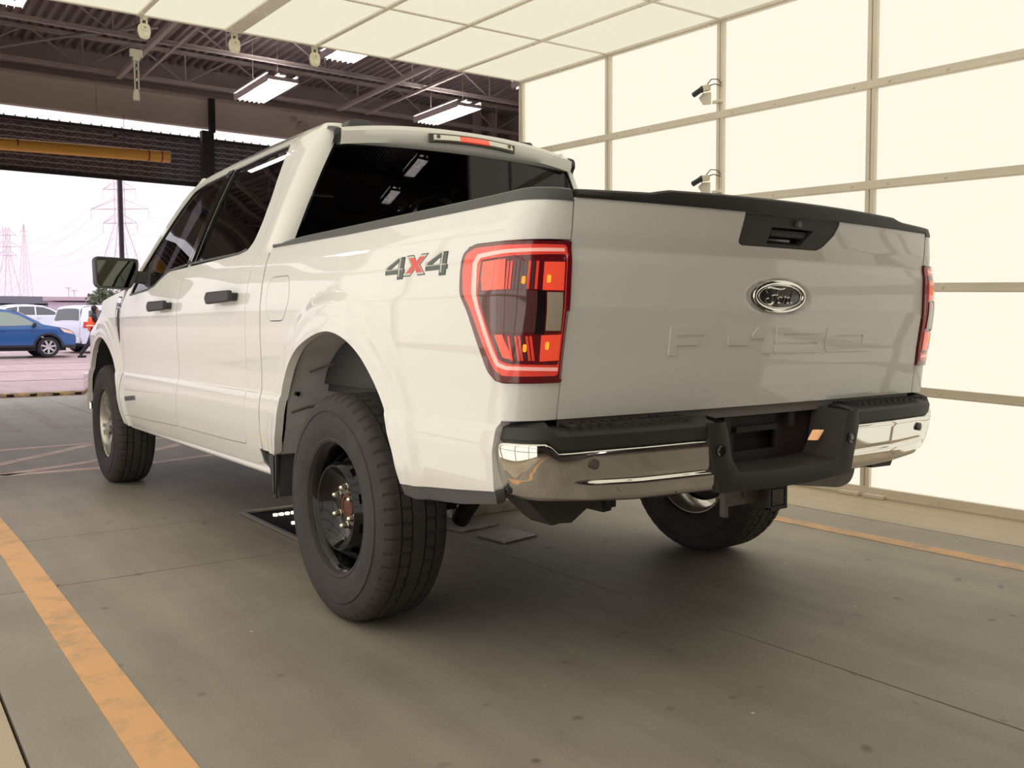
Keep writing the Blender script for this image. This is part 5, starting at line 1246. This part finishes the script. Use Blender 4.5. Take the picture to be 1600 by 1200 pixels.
suv_top = [(2.24,.42),(2.28,.62),(2.22,.80),(2.05,.94),(1.70,1.03),(1.22,1.12),(.55,1.50),(.2,1.61),(-.6,1.65),(-1.4,1.61),(-1.90,1.50),(-2.15,1.18),(-2.25,.95),(-2.27,.6),(-2.22,.42)]
suv_w = [[(1.05,1.10),(.50,1.42),(.16,1.53),(-.22,1.55),(-.22,1.06)],[(-.30,1.06),(-.30,1.55),(-1.05,1.54),(-1.20,1.07)],[(-1.28,1.08),(-1.14,1.53),(-1.62,1.46),(-1.85,1.18)]]
suv_x = dict(glass=dict(windscreen=[(1.18,1.14),(.52,1.51)], rear_window=[(-1.93,1.46),(-2.12,1.16)]), head=[(2.20,.78),(2.10,.90),(1.72,1.00),(1.86,.86)], tail=[(-2.18,.95),(-1.92,.98),(-1.95,1.12),(-2.14,1.15)])
blue = car('blue compact SUV parked outside at the left picture edge, nose to the right', 'car', (22,84,150), 4.52, 1.84, suv_top, 1.05, suv_w, (1.36,-1.33), .352, name='blue_car', glass=M_cglassl, extra=suv_x, group=None)
blue.name = 'car'
a0 = -PI/2+.06
place(blue, 2.95-1.36*math.cos(.06)+.0, 31.7+.92*1.0, a0)
wt = [(2.40,.42),(2.44,.62),(2.38,.84),(2.15,.98),(1.70,1.06),(1.15,1.16),(.45,1.55),(.05,1.68),(-.8,1.73),(-1.7,1.68),(-2.15,1.55),(-2.35,1.15),(-2.42,.95),(-2.42,.6),(-2.38,.42)]
ww = [[(1.0,1.14),(.45,1.46),(.1,1.58),(-.30,1.62),(-.30,1.12)],[(-.38,1.12),(-.38,1.62),(-1.20,1.61),(-1.25,1.13)],[(-1.33,1.14),(-1.28,1.60),(-1.85,1.50),(-2.1,1.24)]]
wx = dict(glass=dict(windscreen=[(1.10,1.18),(.45,1.56)], rear_window=[(-2.18,1.50),(-2.34,1.18)]), head=[(2.36,.84),(2.22,.95),(1.80,1.03),(1.95,.88)], tail=[(-2.36,.95),(-2.1,.98),(-2.1,1.12),(-2.32,1.15)])
white = car('white SUV parked behind the blue one, dark side windows showing', 'car', (222,230,246), 4.85, 1.9, wt, 1.10, ww, (1.45,-1.42), .37, name='white_car', extra=wx, clad=False); white.name = 'car'
place(white, 6.65, 58.6, -PI/2+.04)
far = copy_tree(white); far['label'] = 'distant white car of which only the roof shows above the other white SUV'; place(far, 8.3, 71.5, -PI/2-.05)
vt = [(2.52,.42),(2.56,.62),(2.50,.82),(2.25,.98),(1.95,1.08),(1.05,1.62),(.7,1.71),(-.5,1.77),(-1.8,1.76),(-2.35,1.68),(-2.50,1.25),(-2.56,.95),(-2.56,.6),(-2.5,.42)]
vw = [[(1.55,1.14),(.95,1.50),(.60,1.60),(.15,1.62),(.15,1.10)],[(.05,1.10),(.05,1.62),(-.95,1.63),(-.95,1.10)],[(-1.05,1.10),(-1.05,1.63),(-2.15,1.56),(-2.25,1.12)]]
vx = dict(glass=dict(windscreen=[(1.85,1.13),(1.05,1.62)], rear_window=[(-2.385,1.62),(-2.49,1.20)]), head=[(2.46,.80),(2.32,.92),(1.98,1.02),(2.1,.85)], tail=[(-2.46,.92),(-2.28,.92),(-2.28,1.14),(-2.42,1.14)])
van = car('white minivan seen from behind beside the truck front fender, red tail lamp', 'car', (226,228,246), 5.15, 1.98, vt, 1.08, vw, (1.55,-1.52), .34, name='white_van', extra=vx, clad=False); van.name = 'minivan'
place(van, 6.42, 35.95, -1.15)
# person in an orange vest (partly behind the fender)
def figure(x, y, label):
    root = thing('person', label, 'person', (0, 0, 0))
    z0 = gz(y)
    V = [(0,0,.98),(0,.0,1.15),(.02,.0,1.38),(.04,0,1.50),(.06,0,1.58),(.08,0,1.66),
         (0,.10,.94),(.16,.11,.53),(.06,.12,.10),(.20,.12,.04), (0,-.10,.94),(-.16,-.11,.54),(-.42,-.11,.20),(-.36,-.11,.07),
         (.02,.19,1.42),(-.08,.24,1.15),(.10,.23,.96), (.02,-.19,1.42),(.10,-.26,1.16),(.30,-.20,1.08)]
    E = [(0,1),(1,2),(2,3),(3,4),(4,5),(0,6),(6,7),(7,8),(8,9),(0,10),(10,11),(11,12),(12,13),(2,14),(14,15),(15,16),(2,17),(17,18),(18,19)]
    R_ = [.15,.14,.17,.07,.065,.09,.105,.075,.055,.045,.105,.075,.055,.045,.075,.055,.045,.075,.055,.045]
    def skin(nm, V, E, R_, m, parent, root_i=0):
        me = bpy.data.meshes.new(nm); me.from_pydata(V, E, []); o = bpy.data.objects.new(nm, me); COL.objects.link(o); o.parent = parent
        me.materials.append(m)
        s = o.modifiers.new('skin', 'SKIN'); s.use_smooth_shade = True
        for i, d in enumerate(me.skin_vertices[0].data): d.radius = (R_[i], R_[i]); d.use_root = (i == root_i)
        b = o.modifiers.new('sub', 'SUBSURF'); b.levels = 2; b.render_levels = 2
        return o
    skin('body', V, E, R_, mat('dark_clothes', (40,38,44), .9), root)
    skin('safety_vest', [(0,0,.92),(0,0,1.05),(.01,0,1.25),(.02,0,1.44)], [(0,1),(1,2),(2,3)], [.19,.175,.19,.17], mat('orange_vest', (255,98,50), .7), root)
    MB().box((.0, 0, 1.12), (.36, .37, .045)).build('reflective_band', mat('reflective_tape', (220,220,200), .4), root, bevel=.02)
    MB().lathe([(0,.0),(.055,.02),(.078,.08),(.082,.13),(.07,.19),(.035,.225),(0,.232)], (.09, 0, 1.53), (.1,0,1), 20).build('head', mat('skin_tone', (150,104,84), .6), root)
    MB().lathe([(.06,.0),(.092,.03),(.10,.09),(.085,.15),(.045,.19),(0,.20)], (.06, 0, 1.60), (-.05,0,1), 20).build('hair', mat('black_hair', (28,24,26), .7), root)
    MB().lathe([(0,0),(.014,.012),(.012,.03),(0,.035)], (.165, 0, 1.63), (1,0,0), 10).build('nose', MATS['skin_tone'], root)
    for s in (-.03, .03): MB().lathe([(0,.01),(.008,.006),(.012,0)], (.155, s, 1.665), (1,0,0), 8).build('eye', M_white, root)
    for s in (1, -1):
        hand = (.13,.235,.90) if s == 1 else (.37,-.19,1.07)
        mb = MB()
        for k in range(4): mb.tube([hand, (hand[0]+.04, hand[1]-.03+.02*k, hand[2]-.05), (hand[0]+.05, hand[1]-.03+.02*k, hand[2]-.09+.005*abs(k-1.5))], [.014,.011,.008], 6)
        mb.tube([hand, (hand[0]+.05, hand[1]+.035*s, hand[2]-.02)], [.014,.009], 6)
        mb.build('hand', MATS['skin_tone'], root)
    for q in ((.12,.12,0),(-.44,-.11,.08)):
        MB().box((q[0]+.06, q[1], q[2]+.04), (.26, .10, .08)).build('shoe', M_blk, root, bevel=.02)
    root.location = (x, y, z0)
    return root
figure(4.0, 29.6, 'person with dark hair in an orange safety vest walking behind the truck front fender')
# pylons, wires, lamp posts, buildings, trees
M_pyl = mat('pylon_glare_pink', (214,186,196), .6); M_wire = mat('wire_glare_pale', (232,216,226), .6)  # pale pink steel and wire colours stand in for overexposure by the sky
def pylon(x, y, ang, prof, arms, t, label):
    """prof: (z, half width); arms: (z, half length, rise)"""
    root = thing('transmission_tower', label, 'power pylon', (x, y, 0))
    ca, sa = math.cos(ang), math.sin(ang)
    def W_(u, v, z): return (x+u*ca-v*sa, y+u*sa+v*ca, z)
    for sx, sy in ((-1,-1),(1,-1),(1,1),(-1,1)):
        mb = MB()
        for (z0, w0), (z1, w1) in zip(prof[:-1], prof[1:]): mb.bar(W_(sx*w0, sy*w0, z0), W_(sx*w1, sy*w1, z1), t)
        mb.build('corner_post', M_pyl, root, smooth=False)
    mb = MB()
    for (z0, w0), (z1, w1) in zip(prof[:-1], prof[1:]):
        k = max(1, int((z1-z0)/max(2.2*(w0+w1)/2, 1.8)))
        for i in range(k):
            a, b = i/k, (i+1)/k; za, zb_ = z0+(z1-z0)*a, z0+(z1-z0)*b; wa, wb = w0+(w1-w0)*a, w0+(w1-w0)*b
            for f in (-1, 1):
                mb.bar(W_(-wa, f*wa, za), W_(wb, f*wb, zb_), t*.35); mb.bar(W_(wa, f*wa, za), W_(-wb, f*wb, zb_), t*.35); mb.bar(W_(-wa, f*wa, za), W_(wa, f*wa, za), t*.35)
                mb.bar(W_(f*wa, -wa, za), W_(f*wb, wb, zb_), t*.35)
    tag(mb.build('lattice_bracing', M_pyl, root, smooth=False), kind='stuff')
    tips = []
    for z, hl, rise in arms:
        w = float(np.interp(z, [p[0] for p in prof], [p[1] for p in prof])); mb = MB()
        for s in (-1, 1):
            for f in (-1, 1): mb.bar(W_(0, f*w, z), W_(s*hl, 0, z), t*.8); mb.bar(W_(s*w, f*w, z+rise), W_(s*hl, 0, z), t*.7)
            mb.bar(W_(s*hl, 0, z), W_(s*hl, 0, z-1.5), t*.6); tips.append(W_(s*hl, 0, z-1.5))
        mb.build('cross_arm', M_pyl, root, smooth=False)
    return tips
T1 = pylon(33.6, 157.8, -.63, [(0,4.2),(14.1,1.75),(18.9,.62),(28.5,.55),(31,.1)], [(24.5,2.7,1.2),(21.3,4.75,1.6),(19.0,2.8,1.3)], .095, 'large steel transmission tower above the side mirror')
T2 = pylon(27.9, 248.2, -.63, [(0,4.6),(9.6,2.1),(19.6,.55),(26.5,.5)], [(24.6,2.3,1.2),(21.8,3.4,1.3),(19.7,2.3,1.2)], .10, 'smaller transmission tower at the left picture edge')
T3 = pylon(37.4, 290.6, -.63, [(0,2.3),(11.5,1.35),(29,.25),(32,.05)], [(29.9,1.1,.4)], .085, 'slender distant mast right of the smaller transmission tower')
for k in range(6):
    a, b = T1[k], T2[k]; pts = []
    for i in range(17): t = i/16; pts.append((a[0]+(b[0]-a[0])*t, a[1]+(b[1]-a[1])*t, a[2]+(b[2]-a[2])*t-4*3.0*t*(1-t)))
    c_ = (a[0]+52, a[1]-62, a[2]+1.0); p2 = []
    for i in range(13): t = i/12; p2.append((a[0]+(c_[0]-a[0])*t, a[1]+(c_[1]-a[1])*t, a[2]+(c_[2]-a[2])*t-4*2.2*t*(1-t)))
    tag(MB().tube(p2[::-1]+pts[1:], .026, 4).build('power_line', M_wire), 'thin power line on the '+('upper', 'upper', 'middle', 'middle', 'lower', 'lower')[k]+' tower arm, '+('left', 'right')[k % 2]+' end', 'cable', 'power lines between the towers')
for x, y, h, lab in ((26.2, 161.8, 8.4, 'distant car park lamp post, taller one'), (26.95, 161.3, 7.95, 'distant car park lamp post, shorter one')):
    t = thing('lamp_post', lab, 'lamp post', (x, y, 0)); MB().cyl((x, y, 0), (x, y, h), .07, n=6).build('post', M_pyl, t); MB().box((x, y, h), (.9, .3, .12), rz=-.6).build('lamp_head', M_pyl, t, smooth=False)
b = thing('warehouse', 'long low dark roofed building on the horizon at the far left', 'building', (-10, 134, 0))
MB().box((-18, 136, 2.3), (78, 12, 4.6), rz=-.08).build('wall', mat('far_wall', (176,168,176), .8), b, smooth=False); MB().box((-18, 136, 5.2), (79, 13, .9), rz=-.08).build('roof', mat('far_roof', (112,112,124), .7), b, smooth=False)
for k in range(9): MB().box((-50+k*8, 132.6-.08*(k*8-32)*1.0, 3.0), (3.0, .1, 1.6), rz=-.08).build('window', M_cglass, b, smooth=False)
b = thing('low_shed', 'pale low building behind the minivan roof', 'building', (16, 72, 0))
MB().box((16.4, 76, 1.9), (12, 6, 3.0), rz=-.35).build('wall', mat('shed_wall', (206,190,206), .8), b, smooth=False); MB().box((16.4, 76, 3.65), (12.6, 6.6, .30), rz=-.35).build('roof', mat('shed_roof', (190,168,178), .7), b, smooth=False)
for k in range(4): MB().box((12.2+k*2.6, 74.4-k*.95-.15, 2.4), (1.2, .1, 1.1), rz=-.35).build('window', M_cglass, b, smooth=False)
M_leaf = mat('leaf_green', (86,96,70), .7); M_bark = mat('bark', (84,70,58), .9)
for x, y, r, h, lab in ((11.0, 61.5, 1.0, 3.9, 'small dark green tree showing under the side mirror, left one'), (14.2, 60.2, 1.3, 4.3, 'dark green tree behind the truck hood')):
    t = thing('tree', lab, 'tree', (x, y, .3)); MB().cyl((x, y, .3), (x, y, h-r), .12, .08, n=8).build('trunk', M_bark, t)
    mb = MB()
    for k in range(700):
        v = rng.normal(size=3); v /= np.linalg.norm(v); q = np.array([x, y, h-r*.8])+v*r*(.55+.5*rng.random())*np.array([1.15, 1.15, .8]); d1 = rng.normal(size=3)*.11; d2 = rng.normal(size=3)*.11
        mb.add([q, q+d1, q+d1+d2, q+d2], [(0,1,2,3)])
    tag(mb.build('foliage', M_leaf, t, smooth=False, fix=False), kind='stuff')
